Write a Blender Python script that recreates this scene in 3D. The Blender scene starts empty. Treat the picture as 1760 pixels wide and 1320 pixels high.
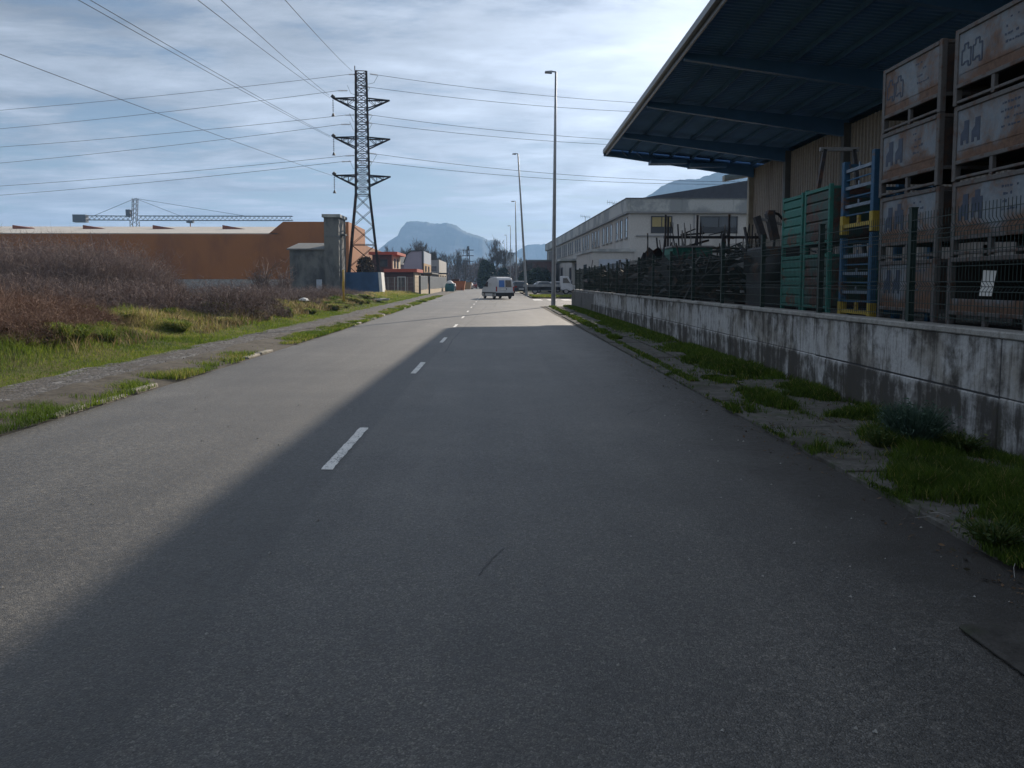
import bpy, math, random
import numpy as np
from mathutils import Vector, Matrix
R = math.radians
SC = bpy.context.scene
COL = SC.collection

# ------------------------------------------------------------------ camera
FPX, W0, H0 = 1322.0, 1760.0, 1320.0          # focal length in photo pixels, photo size
HZ, VPX = 485.0, 852.0                        # horizon row and the road's vanishing column
PITCH = R(4.3)
YAW = math.atan((880.0 - VPX) / FPX * math.cos(PITCH))
CY = HZ + FPX * math.tan(PITCH)
CAMZ = 1.6
cam = bpy.data.cameras.new('camera')
cam.sensor_fit = 'HORIZONTAL'
cam.sensor_width = 36.0
cam.lens = 36.0 * FPX / W0
cam.shift_y = -(H0 / 2 - CY) / W0
cam.clip_start = 0.05
cam.clip_end = 20000
camo = bpy.data.objects.new('camera', cam)
COL.objects.link(camo)
camo.location = (0, 0, CAMZ)
camo.rotation_euler = (R(90) - PITCH, 0, -YAW)
SC.camera = camo

# ------------------------------------------------------------------ sun, sky, exposure
SUN_AZ, SUN_EL = R(21.5), R(23.0)             # azimuth to the right of the road's direction
SDIR = Vector((math.sin(SUN_AZ) * math.cos(SUN_EL), math.cos(SUN_AZ) * math.cos(SUN_EL), math.sin(SUN_EL)))
sun = bpy.data.lights.new('sun', 'SUN')
sun.energy = 5.0
sun.angle = R(0.55)
sun.color = (1.0, 0.885, 0.74)
suno = bpy.data.objects.new('sun', sun)
COL.objects.link(suno)
suno.rotation_euler = SDIR.to_track_quat('Z', 'Y').to_euler()
suno.location = (0, 0, 60)

world = bpy.data.worlds.new('World')
SC.world = world
world.use_nodes = True
def build_world():
    nt = world.node_tree
    N, L = nt.nodes, nt.links
    N.clear()
    out = N.new('ShaderNodeOutputWorld')
    bg = N.new('ShaderNodeBackground'); bg.inputs['Strength'].default_value = 0.054
    L.new(bg.outputs[0], out.inputs[0])
    sky = N.new('ShaderNodeTexSky'); sky.sky_type = 'NISHITA'; sky.sun_disc = False
    sky.sun_elevation = SUN_EL; sky.sun_rotation = SUN_AZ
    sky.air_density = 1.0; sky.dust_density = 0.35; sky.ozone_density = 2.6; sky.altitude = 20
    tc = N.new('ShaderNodeTexCoord')
    sep = N.new('ShaderNodeSeparateXYZ'); L.new(tc.outputs['Generated'], sep.inputs[0])
    def m(op, a, b=None, c=None):
        n = N.new('ShaderNodeMath'); n.operation = op
        for i, v in enumerate((a, b, c)):
            if v is None: continue
            if hasattr(v, 'links'): L.new(v, n.inputs[i])
            else: n.inputs[i].default_value = v
        return n.outputs[0]
    z = m('ADD', m('MAXIMUM', sep.outputs[2], 0.0), 0.10)
    u = m('DIVIDE', sep.outputs[0], z); v = m('DIVIDE', sep.outputs[1], z)
    comb = N.new('ShaderNodeCombineXYZ'); L.new(u, comb.inputs[0]); L.new(v, comb.inputs[1])
    mp = N.new('ShaderNodeMapping'); L.new(comb.outputs[0], mp.inputs[0])
    mp.inputs['Rotation'].default_value = (0, 0, R(14)); mp.inputs['Scale'].default_value = (0.66, 1.0, 1.0)
    mp.inputs['Location'].default_value = (3.1, 1.7, 0.0)
    n1 = N.new('ShaderNodeTexNoise'); n1.inputs['Scale'].default_value = 1.05; n1.inputs['Detail'].default_value = 9
    n1.inputs['Roughness'].default_value = 0.58; n1.inputs['Distortion'].default_value = 0.45
    L.new(mp.outputs[0], n1.inputs['Vector'])
    mp2 = N.new('ShaderNodeMapping'); L.new(comb.outputs[0], mp2.inputs[0])
    mp2.inputs['Rotation'].default_value = (0, 0, R(-24)); mp2.inputs['Scale'].default_value = (1.25, 2.7, 1.0)
    n2 = N.new('ShaderNodeTexNoise'); n2.inputs['Scale'].default_value = 1.6; n2.inputs['Detail'].default_value = 8
    n2.inputs['Roughness'].default_value = 0.62
    L.new(mp2.outputs[0], n2.inputs['Vector'])
    s = m('ADD', m('MULTIPLY', n1.outputs['Fac'], 0.62), m('MULTIPLY', n2.outputs['Fac'], 0.38))
    hi = N.new('ShaderNodeMapRange'); hi.interpolation_type = 'SMOOTHSTEP'; L.new(sep.outputs[2], hi.inputs['Value'])
    hi.inputs['From Min'].default_value = 0.17; hi.inputs['From Max'].default_value = 0.30; hi.inputs['To Max'].default_value = 0.055
    sc_ = m('ADD', s, hi.outputs[0])
    rp = N.new('ShaderNodeMapRange'); rp.interpolation_type = 'SMOOTHSTEP'
    rp.inputs['From Min'].default_value = 0.415; rp.inputs['From Max'].default_value = 0.535
    L.new(sc_, rp.inputs['Value'])
    cov = m('MINIMUM', m('ADD', m('ADD', m('MULTIPLY', rp.outputs[0], 0.66), 0.24), m('MULTIPLY', m('POWER', m('SUBTRACT', 1.0, m('MAXIMUM', sep.outputs[2], 0.0)), 20.0), 0.75)), 0.96)
    # forward scattering of the sun through thin cloud
    dv = N.new('ShaderNodeVectorMath'); dv.operation = 'DOT_PRODUCT'
    nv = N.new('ShaderNodeVectorMath'); nv.operation = 'NORMALIZE'
    L.new(tc.outputs['Generated'], nv.inputs[0]); L.new(nv.outputs[0], dv.inputs[0])
    dv.inputs[1].default_value = SDIR
    d = m('MAXIMUM', dv.outputs['Value'], 0.0)
    glow = m('ADD', m('MULTIPLY', m('POWER', d, 9.0), 8.5), m('MULTIPLY', m('POWER', d, 40.0), 5.0))
    n3 = N.new('ShaderNodeTexNoise'); n3.inputs['Scale'].default_value = 2.3; n3.inputs['Detail'].default_value = 8
    n3.inputs['Roughness'].default_value = 0.6; n3.inputs['Distortion'].default_value = 0.6
    L.new(mp.outputs[0], n3.inputs['Vector'])
    body = m('MULTIPLY', m('POWER', s, 1.6), m('ADD', 1.0, m('MULTIPLY', n3.outputs['Fac'], 38.0)))
    br = m('ADD', m('ADD', m('ADD', 0.6, m('MULTIPLY', m('POWER', m('SUBTRACT', 1.0, m('MAXIMUM', sep.outputs[2], 0.0)), 30.0), 6.5)), body), glow)
    cc = N.new('ShaderNodeMixRGB'); cc.blend_type = 'MULTIPLY'; cc.inputs[0].default_value = 1.0
    low = m('POWER', m('SUBTRACT', 1.0, m('MAXIMUM', sep.outputs[2], 0.0)), 28.0)
    warm = N.new('ShaderNodeMixRGB'); L.new(low, warm.inputs[0])
    warm.inputs[1].default_value = (0.835, 0.925, 1.075, 1); warm.inputs[2].default_value = (1.0, 0.88, 0.70, 1)
    L.new(warm.outputs[0], cc.inputs[1])
    L.new(br, cc.inputs[2])
    mix = N.new('ShaderNodeMixRGB')
    L.new(cov, mix.inputs[0]); L.new(sky.outputs[0], mix.inputs[1]); L.new(cc.outputs[0], mix.inputs[2])
    L.new(mix.outputs[0], bg.inputs['Color'])
build_world()
SC.view_settings.view_transform = 'Standard'
SC.view_settings.look = 'None'
SC.view_settings.gamma = 1.0
SC.view_settings.use_curve_mapping = False
SC.view_settings.exposure = 0.40
SC.render.engine = 'CYCLES'
SC.cycles.use_denoising = True
SC.cycles.max_bounces = 6
SC.cycles.diffuse_bounces = 3
SC.cycles.volume_bounces = 0
SC.cycles.transparent_max_bounces = 8
SC.cycles.caustics_reflective = False
SC.cycles.caustics_refractive = False

# ------------------------------------------------------------------ helpers
_c, _s = math.cos(PITCH), math.sin(PITCH)
_rt = Vector((math.cos(YAW), -math.sin(YAW), 0))
_hf = Vector((math.sin(YAW), math.cos(YAW), 0))
_fw = _hf * _c + Vector((0, 0, -_s))
_up = _hf * _s + Vector((0, 0, _c))
def at(px, py, Y):
    """the place in the world seen at a photo pixel, Y metres up the road"""
    d = _rt * ((px - 880.0) / FPX) + _up * ((CY - py) / FPX) + _fw
    return Vector((0, 0, CAMZ)) + d * (Y / d.y)
def gnd(px, py, z=0.0):
    d = _rt * ((px - 880.0) / FPX) + _up * ((CY - py) / FPX) + _fw
    return Vector((0, 0, CAMZ)) + d * ((z - CAMZ) / d.z)

def tag(o, label=None, cat=None, group=None, kind=None):
    if label: o['label'] = label
    if cat: o['category'] = cat
    if group: o['group'] = group
    if kind: o['kind'] = kind
    return o
def empty(name, loc, label, cat, rz=0.0, group=None, kind=None):
    o = bpy.data.objects.new(name, None)
    COL.objects.link(o); o.location = loc; o.rotation_euler = (0, 0, rz); o.empty_display_size = 0.3
    return tag(o, label, cat, group, kind)
def link(name, me, mat, parent=None, loc=None, rot=None):
    o = bpy.data.objects.new(name, me); COL.objects.link(o)
    if mat is not None and not me.materials: me.materials.append(mat)
    if parent: o.parent = parent
    if loc is not None: o.location = loc
    if rot is not None: o.rotation_euler = rot
    return o
def copy_tree(o, parent=None):
    c = o.copy(); COL.objects.link(c)
    if parent is not None: c.parent = parent
    for ch in [k for k in o.children]: copy_tree(ch, c)
    return c

class MB:
    def __init__(s): s.v, s.f = [], []
    def add(s, vs, fs):
        b = len(s.v); s.v += [tuple(p) for p in vs]; s.f += [tuple(i + b for i in f) for f in fs]; return s
    def box(s, x0, x1, y0, y1, z0, z1):
        return s.add([(x0,y0,z0),(x1,y0,z0),(x1,y1,z0),(x0,y1,z0),(x0,y0,z1),(x1,y0,z1),(x1,y1,z1),(x0,y1,z1)],
                     [(0,3,2,1),(4,5,6,7),(0,1,5,4),(1,2,6,5),(2,3,7,6),(3,0,4,7)])
    def bar(s, p, q, w, h=None, up=(0,0,1)):
        p, q = Vector(p), Vector(q); h = h or w
        d = (q - p).normalized(); up = Vector(up)
        if abs(d.dot(up)) > 0.98: up = Vector((1,0,0)) if abs(d.x) < 0.9 else Vector((0,1,0))
        r = d.cross(up).normalized() * (w/2); u = r.cross(d).normalized() * (h/2)
        vs = [p-r-u, p+r-u, p+r+u, p-r+u, q-r-u, q+r-u, q+r+u, q-r+u]
        return s.add(vs, [(0,1,2,3),(7,6,5,4),(4,5,1,0),(5,6,2,1),(6,7,3,2),(7,4,0,3)])
    def tube(s, pts, rad, n=8, cap=True):
        pts = [Vector(p) for p in pts]
        rs = rad if isinstance(rad, (list, tuple)) else [rad]*len(pts)
        b = len(s.v); prev = None
        for i, p in enumerate(pts):
            d = (pts[min(i+1, len(pts)-1)] - pts[max(i-1, 0)]).normalized()
            if prev is None:
                a = Vector((0,0,1)) if abs(d.z) < 0.9 else Vector((1,0,0))
                r = d.cross(a).normalized()
            else:
                r = (prev - d*prev.dot(d)).normalized()
            prev = r; u = d.cross(r)
            for k in range(n):
                t = 2*math.pi*k/n
                s.v.append(tuple(p + (r*math.cos(t) + u*math.sin(t))*rs[i]))
        for i in range(len(pts)-1):
            for k in range(n):
                a0 = b+i*n+k; a1 = b+i*n+(k+1)%n
                s.f.append((a0, a1, a1+n, a0+n))
        if cap:
            s.f.append(tuple(b+k for k in reversed(range(n))))
            e = b+(len(pts)-1)*n
            s.f.append(tuple(e+k for k in range(n)))
        return s
    def prism(s, poly, ext):
        """a polygon given as 3-D points, pushed along ext"""
        n = len(poly); ext = Vector(ext)
        a = [Vector(p) for p in poly]
        return s.add(a + [p+ext for p in a],
                     [tuple(range(n)), tuple(range(2*n-1, n-1, -1))] + [(i, n+i, n+(i+1)%n, (i+1)%n) for i in range(n)])
    def lathe(s, prof, c=(0,0,0), n=16):
        c = Vector(c); b = len(s.v)
        for r, z in prof:
            for k in range(n):
                t = 2*math.pi*k/n
                s.v.append((c.x+r*math.cos(t), c.y+r*math.sin(t), c.z+z))
        for i in range(len(prof)-1):
            for k in range(n):
                a0 = b+i*n+k; a1 = b+i*n+(k+1)%n
                s.f.append((a0, a1, a1+n, a0+n))
        return s
    def mesh(s, name, smooth=False):
        me = bpy.data.meshes.new(name); me.from_pydata(s.v, [], s.f); me.update()
        import bmesh
        bm = bmesh.new(); bm.from_mesh(me); bmesh.ops.recalc_face_normals(bm, faces=bm.faces); bm.to_mesh(me); bm.free()
        if smooth:
            me.polygons.foreach_set('use_smooth', [True]*len(me.polygons))
        return me
    def build(s, name, mat, parent=None, loc=None, rot=None, smooth=False, bevel=0):
        o = link(name, s.mesh(name, smooth), mat, parent, loc, rot)
        if bevel:
            b = o.modifiers.new('bevel', 'BEVEL'); b.width = bevel; b.segments = 1; b.limit_method = 'ANGLE'
        return o

def np_mesh(name, verts, faces, tint=None):
    """many small faces from arrays; faces (n,k)"""
    me = bpy.data.meshes.new(name)
    n, k = faces.shape
    me.vertices.add(len(verts)); me.vertices.foreach_set('co', np.asarray(verts, dtype=np.float32).ravel())
    me.loops.add(n*k); me.loops.foreach_set('vertex_index', faces.astype(np.int32).ravel())
    me.polygons.add(n)
    me.polygons.foreach_set('loop_start', np.arange(0, n*k, k, dtype=np.int32))
    me.polygons.foreach_set('loop_total', np.full(n, k, dtype=np.int32))
    if tint is not None:
        at_ = me.attributes.new('tint', 'FLOAT', 'POINT'); at_.data.foreach_set('value', np.asarray(tint, dtype=np.float32))
    me.update(calc_edges=True); me.validate()
    return me

# ------------------------------------------------------------------ materials
class NT:
    def __init__(s, name, rough=0.8, metal=0.0, spec=0.5):
        s.m = bpy.data.materials.new(name); s.m.use_nodes = True
        s.nt = s.m.node_tree; s.N = s.nt.nodes; s.L = s.nt.links
        s.b = s.N['Principled BSDF']
        s.b.inputs['Roughness'].default_value = rough; s.b.inputs['Metallic'].default_value = metal
        s.b.inputs['Specular IOR Level'].default_value = spec
        s.co = None
    def new(s, t, **kw):
        n = s.N.new(t)
        for k, v in kw.items(): setattr(n, k, v)
        return n
    def coord(s, scale=(1,1,1), rot=(0,0,0), which='Object'):
        if s.co is None: s.co = s.new('ShaderNodeTexCoord')
        mp = s.new('ShaderNodeMapping'); s.L.new(s.co.outputs[which], mp.inputs[0])
        mp.inputs['Scale'].default_value = scale; mp.inputs['Rotation'].default_value = rot
        return mp.outputs[0]
    def noise(s, scale, detail=4, rough=0.55, co=None, dist=0.0):
        n = s.new('ShaderNodeTexNoise'); n.inputs['Scale'].default_value = scale
        n.inputs['Detail'].default_value = detail; n.inputs['Roughness'].default_value = rough
        n.inputs['Distortion'].default_value = dist
        s.L.new(co if co is not None else s.coord(), n.inputs['Vector'])
        return n.outputs['Fac']
    def ramp(s, fac, stops, interp='LINEAR'):
        r = s.new('ShaderNodeValToRGB'); r.color_ramp.interpolation = interp
        e = r.color_ramp.elements
        while len(e) > 1: e.remove(e[-1])
        for i, (p, c) in enumerate(stops):
            k = e[0] if i == 0 else e.new(p)
            k.position = p; k.color = (*c, 1) if len(c) == 3 else c
        s.L.new(fac, r.inputs[0])
        return r.outputs[0]
    def rng(s, fac, a, b, lo=0.0, hi=1.0):
        n = s.new('ShaderNodeMapRange'); n.interpolation_type = 'SMOOTHSTEP'
        for k, v in (('From Min', a), ('From Max', b), ('To Min', lo), ('To Max', hi)): n.inputs[k].default_value = v
        s.L.new(fac, n.inputs['Value']); return n.outputs[0]
    def math(s, op, a, b=0.0):
        n = s.new('ShaderNodeMath', operation=op)
        for i, v in enumerate((a, b)):
            if hasattr(v, 'links'): s.L.new(v, n.inputs[i])
            else: n.inputs[i].default_value = v
        return n.outputs[0]
    def mix(s, fac, a, b, mode='MIX'):
        n = s.new('ShaderNodeMixRGB'); n.blend_type = mode
        for i, v in enumerate((fac, a, b)):
            if hasattr(v, 'links'): s.L.new(v, n.inputs[i])
            elif i == 0: n.inputs[0].default_value = v
            else: n.inputs[i].default_value = (*v, 1)
        return n.outputs[0]
    def color(s, c):
        if hasattr(c, 'links'): s.L.new(c, s.b.inputs['Base Color'])
        else: s.b.inputs['Base Color'].default_value = (*c, 1)
    def rough(s, r): s.L.new(r, s.b.inputs['Roughness'])
    def bump(s, h, strength=0.3, dist=0.02):
        n = s.new('ShaderNodeBump'); n.inputs['Strength'].default_value = strength; n.inputs['Distance'].default_value = dist
        s.L.new(h, n.inputs['Height']); s.L.new(n.outputs[0], s.b.inputs['Normal'])

def simple(name, c, rough=0.7, metal=0.0, var=0.25, scale=3.0, spec=0.4, detail=5):
    t = NT(name, rough, metal, spec)
    n = t.noise(scale, detail, 0.6)
    t.color(t.ramp(n, [(0.28, [k*(1-var) for k in c]), (0.72, [min(1, k*(1+var)) for k in c])]))
    return t.m
def rusty(name, paint, rust=(0.13, 0.055, 0.028), amount=0.5, scale=2.2, rough=0.65, spec=0.35):
    t = NT(name, rough, 0.0, 0.35)
    n = t.noise(scale, 9, 0.62, dist=0.4)
    n2 = t.noise(scale*6, 5, 0.6)
    f = t.math('ADD', t.math('MULTIPLY', n, 0.8), t.math('MULTIPLY', n2, 0.2))
    k = t.rng(f, 0.62-amount*0.22, 0.72-amount*0.22)
    pv = t.ramp(n2, [(0.3, [c*0.78 for c in paint]), (0.7, [min(1, c*1.12) for c in paint])])
    rv = t.ramp(n2, [(0.3, [c*0.6 for c in rust]), (0.7, [c*1.5 for c in rust])])
    t.color(t.mix(k, pv, rv)); t.bump(f, 0.15, 0.01); t.b.inputs['Specular IOR Level'].default_value = spec
    return t.m

def m_asphalt():
    t = NT('asphalt', 0.6, 0, 0.5)
    w = t.coord()
    vo = t.new('ShaderNodeTexVoronoi'); vo.inputs['Scale'].default_value = 165; t.L.new(w, vo.inputs['Vector'])
    sv = t.new('ShaderNodeSeparateColor'); t.L.new(vo.outputs['Color'], sv.inputs[0])
    vo2 = t.new('ShaderNodeTexVoronoi'); vo2.inputs['Scale'].default_value = 70; t.L.new(w, vo2.inputs['Vector'])
    sv2 = t.new('ShaderNodeSeparateColor'); t.L.new(vo2.outputs['Color'], sv2.inputs[0])
    fine = t.noise(60, 4, 0.7, w); mid = t.noise(16, 6, 0.72, w)
    big = t.noise(0.33, 5, 0.6, w)
    lanes = t.noise(1.0, 4, 0.55, t.coord((1.3, 0.05, 1)))
    patch = t.noise(1.7, 6, 0.62, w, 0.3)
    c = t.ramp(sv.outputs[0], [(0.0, (0.034, 0.033, 0.032)), (0.55, (0.071, 0.069, 0.066)), (0.85, (0.115, 0.111, 0.105)), (1.0, (0.22, 0.213, 0.20))])
    c = t.mix(0.30, c, t.ramp(sv2.outputs[0], [(0.0, (0.030, 0.029, 0.028)), (0.7, (0.095, 0.092, 0.086)), (1.0, (0.20, 0.192, 0.178))]))
    c = t.mix(0.85, c, t.ramp(mid, [(0.30, (0.55, 0.55, 0.56)), (0.52, (1.0, 1.0, 1.0)), (0.72, (1.6, 1.57, 1.5))]), 'MULTIPLY')
    c = t.mix(0.9, c, t.ramp(big, [(0.32, (0.66, 0.66, 0.67)), (0.68, (1.22, 1.20, 1.16))]), 'MULTIPLY')
    c = t.mix(0.85, c, t.ramp(lanes, [(0.32, (0.72, 0.72, 0.73)), (0.68, (1.2, 1.19, 1.17))]), 'MULTIPLY')
    c = t.mix(0.5, c, t.ramp(patch, [(0.33, (0.74, 0.74, 0.75)), (0.66, (1.15, 1.14, 1.12))]), 'MULTIPLY')
    # silt and damp dirt washed to the road's right edge (a stain with a ragged border)
    sx = t.new('ShaderNodeSeparateXYZ'); t.L.new(w, sx.inputs[0])
    e = t.math('ADD', sx.outputs[0], t.math('MULTIPLY', t.math('SUBTRACT', patch, 0.5), 1.8))
    c = t.mix(t.rng(e, 1.75, 2.7, 0, 0.85), c, (0.017, 0.0145, 0.012))
    c = t.mix(t.rng(t.noise(0.85, 5, 0.62, w, 0.3), 0.66, 0.74, 0, 0.45), c, (0.030, 0.030, 0.031))
    # darker band along the paving joint
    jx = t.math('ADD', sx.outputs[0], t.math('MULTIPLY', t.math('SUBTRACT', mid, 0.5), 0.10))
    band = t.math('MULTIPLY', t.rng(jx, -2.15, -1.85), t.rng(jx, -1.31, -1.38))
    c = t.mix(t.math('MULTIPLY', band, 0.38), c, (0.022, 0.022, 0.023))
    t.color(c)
    t.rough(t.rng(mid, 0.3, 0.7, 0.50, 0.68))
    t.bump(t.math('ADD', t.math('MULTIPLY', vo.outputs['Distance'], -0.9), t.math('MULTIPLY', fine, 0.6)), 0.45, 0.007)
    return t.m
def m_concrete_wall():
    t = NT('stained_concrete', 0.88, 0, 0.25)
    w = t.coord()
    streak = t.noise(1.0, 8, 0.66, t.coord((3, 3.2, 0.40)), 0.9)
    streak2 = t.noise(1.0, 6, 0.66, t.coord((3, 12.0, 0.9)), 0.6)
    big = t.noise(0.8, 7, 0.64, w, 0.8); blot = t.noise(4.5, 8, 0.7, w, 0.4)
    fine = t.noise(26, 6, 0.7, w)
    base = t.ramp(fine, [(0.3, (0.34, 0.345, 0.345)), (0.7, (0.52, 0.52, 0.515))])
    base = t.mix(t.rng(big, 0.45, 0.62, 0, 0.85), base, (0.27, 0.255, 0.225))
    sz = t.new('ShaderNodeSeparateXYZ'); t.L.new(w, sz.inputs[0])
    h = t.math('ADD', streak, t.math('MULTIPLY', t.math('SUBTRACT', blot, 0.5), 0.55))
    h = t.math('ADD', h, t.math('MULTIPLY', t.math('SUBTRACT', big, 0.5), 0.5))
    h = t.math('ADD', h, t.rng(sz.outputs[2], 0.75, 1.10, 0, 0.085))
    h = t.math('ADD', h, t.rng(sz.outputs[2], 0.56, 0.44, 0, 0.17))
    c = t.mix(t.rng(h, 0.45, 0.74, 0, 0.95), base, (0.050, 0.046, 0.042))
    c = t.mix(t.rng(t.math('ADD', streak2, t.math('MULTIPLY', t.math('SUBTRACT', blot, 0.5), 0.3)), 0.50, 0.70, 0, 0.80), c, (0.075, 0.065, 0.054))
    c = t.mix(t.rng(t.math('SUBTRACT', blot, t.math('MULTIPLY', sz.outputs[2], 0.35)), 0.40, 0.60, 0, 0.35), c, (0.07, 0.075, 0.04))
    t.color(c); t.bump(fine, 0.4, 0.006)
    return t.m
def m_concrete(name, a, b, moss=0.0, scale=8):
    t = NT(name, 0.9, 0, 0.25)
    w = t.coord(); n = t.noise(scale, 8, 0.68, w); f = t.noise(70, 4, 0.65, w); g = t.noise(1.1, 5, 0.6, w, 0.4)
    c = t.ramp(n, [(0.3, a), (0.72, b)])
    c = t.mix(0.5, c, t.ramp(f, [(0.3, (0.55, 0.55, 0.55)), (0.7, (1.35, 1.35, 1.33))]), 'MULTIPLY')
    c = t.mix(t.rng(g, 0.5, 0.68, 0, 0.75), c, (0.045, 0.04, 0.033))
    if moss: c = t.mix(t.rng(t.noise(2.3, 6, 0.65, w), 0.52, 0.64, 0, moss), c, (0.035, 0.055, 0.014))
    t.color(c); t.bump(t.math('ADD', n, t.math('MULTIPLY', f, 0.5)), 0.5, 0.012)
    return t.m
def m_tint(name, stops, rough=0.75, trans=0.0):
    t = NT(name, rough, 0, 0.25)
    a = t.new('ShaderNodeAttribute', attribute_name='tint')
    c = t.ramp(a.outputs['Fac'], stops)
    t.color(c)
    if trans:
        tr = t.new('ShaderNodeBsdfTranslucent'); t.L.new(c, tr.inputs[0])
        mx = t.new('ShaderNodeMixShader'); mx.inputs[0].default_value = trans
        out = t.N['Material Output']
        t.L.new(t.b.outputs[0], mx.inputs[1]); t.L.new(tr.outputs[0], mx.inputs[2]); t.L.new(mx.outputs[0], out.inputs[0])
    return t.m
def m_brick(name, a, b, mortar, sc=1.0):
    t = NT(name, 0.9, 0, 0.2)
    br = t.new('ShaderNodeTexBrick'); t.L.new(t.coord((1, 1, 1), (R(90), 0, 0)), br.inputs['Vector'])
    br.inputs['Color1'].default_value = (*a, 1); br.inputs['Color2'].default_value = (*b, 1); br.inputs['Mortar'].default_value = (*mortar, 1)
    br.inputs['Scale'].default_value = sc; br.inputs['Mortar Size'].default_value = 0.02
    br.inputs['Brick Width'].default_value = 0.4; br.inputs['Row Height'].default_value = 0.2
    t.color(t.mix(0.6, br.outputs[0], t.ramp(t.noise(2, 6), [(0.3, (0.6, 0.6, 0.6)), (0.7, (1.2, 1.2, 1.2))]), 'MULTIPLY'))
    return t.m
def m_stain_wall(name, base, dark, scale=(0.8, 0.8, 0.15), thr=(0.5, 0.66), rough=0.88, amt=0.75):
    t = NT(name, rough, 0, 0.25)
    n = t.noise(1.0, 7, 0.62, t.coord(scale), 0.3); f = t.noise(9, 5, 0.6)
    c = t.ramp(f, [(0.3, [k*0.88 for k in base]), (0.7, [k*1.1 for k in base])])
    t.color(t.mix(t.rng(n, thr[0], thr[1], 0, amt), c, dark))
    return t.m
def m_glass(name, c=(0.03, 0.04, 0.05), rough=0.06):
    t = NT(name, rough, 0, 0.6); t.color(c); return t.m
def m_carpaint(name, c):
    t = NT(name, 0.32, 0, 0.5); n = t.noise(2.5, 6, 0.6)
    t.color(t.ramp(n, [(0.3, [k*0.8 for k in c]), (0.65, c)])); t.rough(t.rng(n, 0.3, 0.7, 0.28, 0.5)); return t.m

M = {}
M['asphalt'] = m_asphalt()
M['wall'] = m_concrete_wall()
M['slab'] = m_concrete('paving_concrete', (0.055, 0.052, 0.047), (0.155, 0.148, 0.135), 0.55)
M['dark_slab'] = m_concrete('dark_slab', (0.035, 0.033, 0.031), (0.085, 0.08, 0.074), 0.3)
M['coping'] = m_concrete('coping_concrete', (0.22, 0.215, 0.20), (0.42, 0.41, 0.39), 0.15)
def m_path():
    t = NT('broken_path', 0.92, 0, 0.2); w = t.coord()
    vo = t.new('ShaderNodeTexVoronoi'); vo.inputs['Scale'].default_value = 22; t.L.new(w, vo.inputs['Vector'])
    sv = t.new('ShaderNodeSeparateColor'); t.L.new(vo.outputs['Color'], sv.inputs[0])
    n = t.noise(2.2, 8, 0.68, w, 0.5); f = t.noise(45, 5, 0.7, w); g_ = t.noise(0.9, 5, 0.6, w)
    st = t.ramp(sv.outputs[0], [(0.0, (0.040, 0.038, 0.037)), (0.6, (0.115, 0.112, 0.110)), (1.0, (0.27, 0.265, 0.26))])
    sm = t.ramp(f, [(0.3, (0.070, 0.065, 0.062)), (0.7, (0.14, 0.13, 0.122))])
    c = t.mix(t.rng(n, 0.44, 0.56), sm, st)
    c = t.mix(t.rng(g_, 0.52, 0.66, 0, 0.55), c, (0.075, 0.066, 0.05))
    t.color(c); t.bump(t.math('ADD', t.math('MULTIPLY', vo.outputs['Distance'], -1.0), f), 0.8, 0.03); return t.m
M['old_path'] = m_path()
M['kerb'] = m_concrete('kerb_concrete', (0.22, 0.20, 0.17), (0.42, 0.39, 0.34), 0.4)
M['yard'] = m_concrete('yard_concrete', (0.10, 0.098, 0.094), (0.19, 0.186, 0.18))
M['soil'] = simple('soil', (0.050, 0.042, 0.031), 0.95, var=0.65, scale=9, detail=8)
M['field'] = None
def m_field():
    t = NT('rough_grass_ground', 0.95, 0, 0.1)
    n = t.noise(0.9, 7, 0.65); f = t.noise(9, 6, 0.7)
    c = t.ramp(n, [(0.3, (0.055, 0.075, 0.02)), (0.5, (0.10, 0.10, 0.035)), (0.7, (0.16, 0.125, 0.06))])
    t.color(t.mix(0.6, c, t.ramp(f, [(0.3, (0.45, 0.45, 0.45)), (0.7, (1.4, 1.4, 1.4))]), 'MULTIPLY')); t.bump(f, 0.8, 0.05)
    return t.m
M['field'] = m_field()
M['paint'] = None
def m_roadpaint():
    t = NT('road_paint', 0.7, 0, 0.3); f = t.noise(55, 5, 0.75); n = t.noise(6, 4, 0.6)
    c = t.mix(t.rng(t.math('ADD', t.math('MULTIPLY', f, 0.7), t.math('MULTIPLY', n, 0.3)), 0.50, 0.60), (0.74, 0.73, 0.70), (0.16, 0.16, 0.16))
    t.color(c); t.bump(f, 0.3, 0.006); return t.m
M['paint'] = m_roadpaint()
M['tar'] = simple('tar_seam', (0.030, 0.030, 0.032), 0.6, var=0.4, scale=12)
M['grass'] = m_tint('grass_blades', [(0.0, (0.026, 0.052, 0.008)), (0.30, (0.105, 0.170, 0.020)), (0.60, (0.22, 0.27, 0.038)), (0.80, (0.34, 0.28, 0.10)), (1.0, (0.44, 0.35, 0.18))], 0.6, 0.45)
M['weed_dark'] = m_tint('dark_weeds', [(0.0, (0.022, 0.045, 0.010)), (0.6, (0.055, 0.095, 0.022)), (1.0, (0.12, 0.13, 0.04))], 0.6, 0.25)
M['shrub'] = m_tint('bluish_shrub', [(0.0, (0.030, 0.060, 0.042)), (1.0, (0.085, 0.14, 0.10))], 0.6, 0.2)
M['bramble'] = m_tint('bramble_twigs', [(0.0, (0.060, 0.052, 0.048)), (0.35, (0.150, 0.118, 0.105)), (0.7, (0.265, 0.190, 0.165)), (1.0, (0.42, 0.345, 0.295))], 0.85)
M['bramble_red'] = m_tint('red_bramble_twigs', [(0.0, (0.075, 0.045, 0.035)), (0.4, (0.18, 0.105, 0.075)), (1.0, (0.36, 0.24, 0.17))], 0.85)
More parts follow.
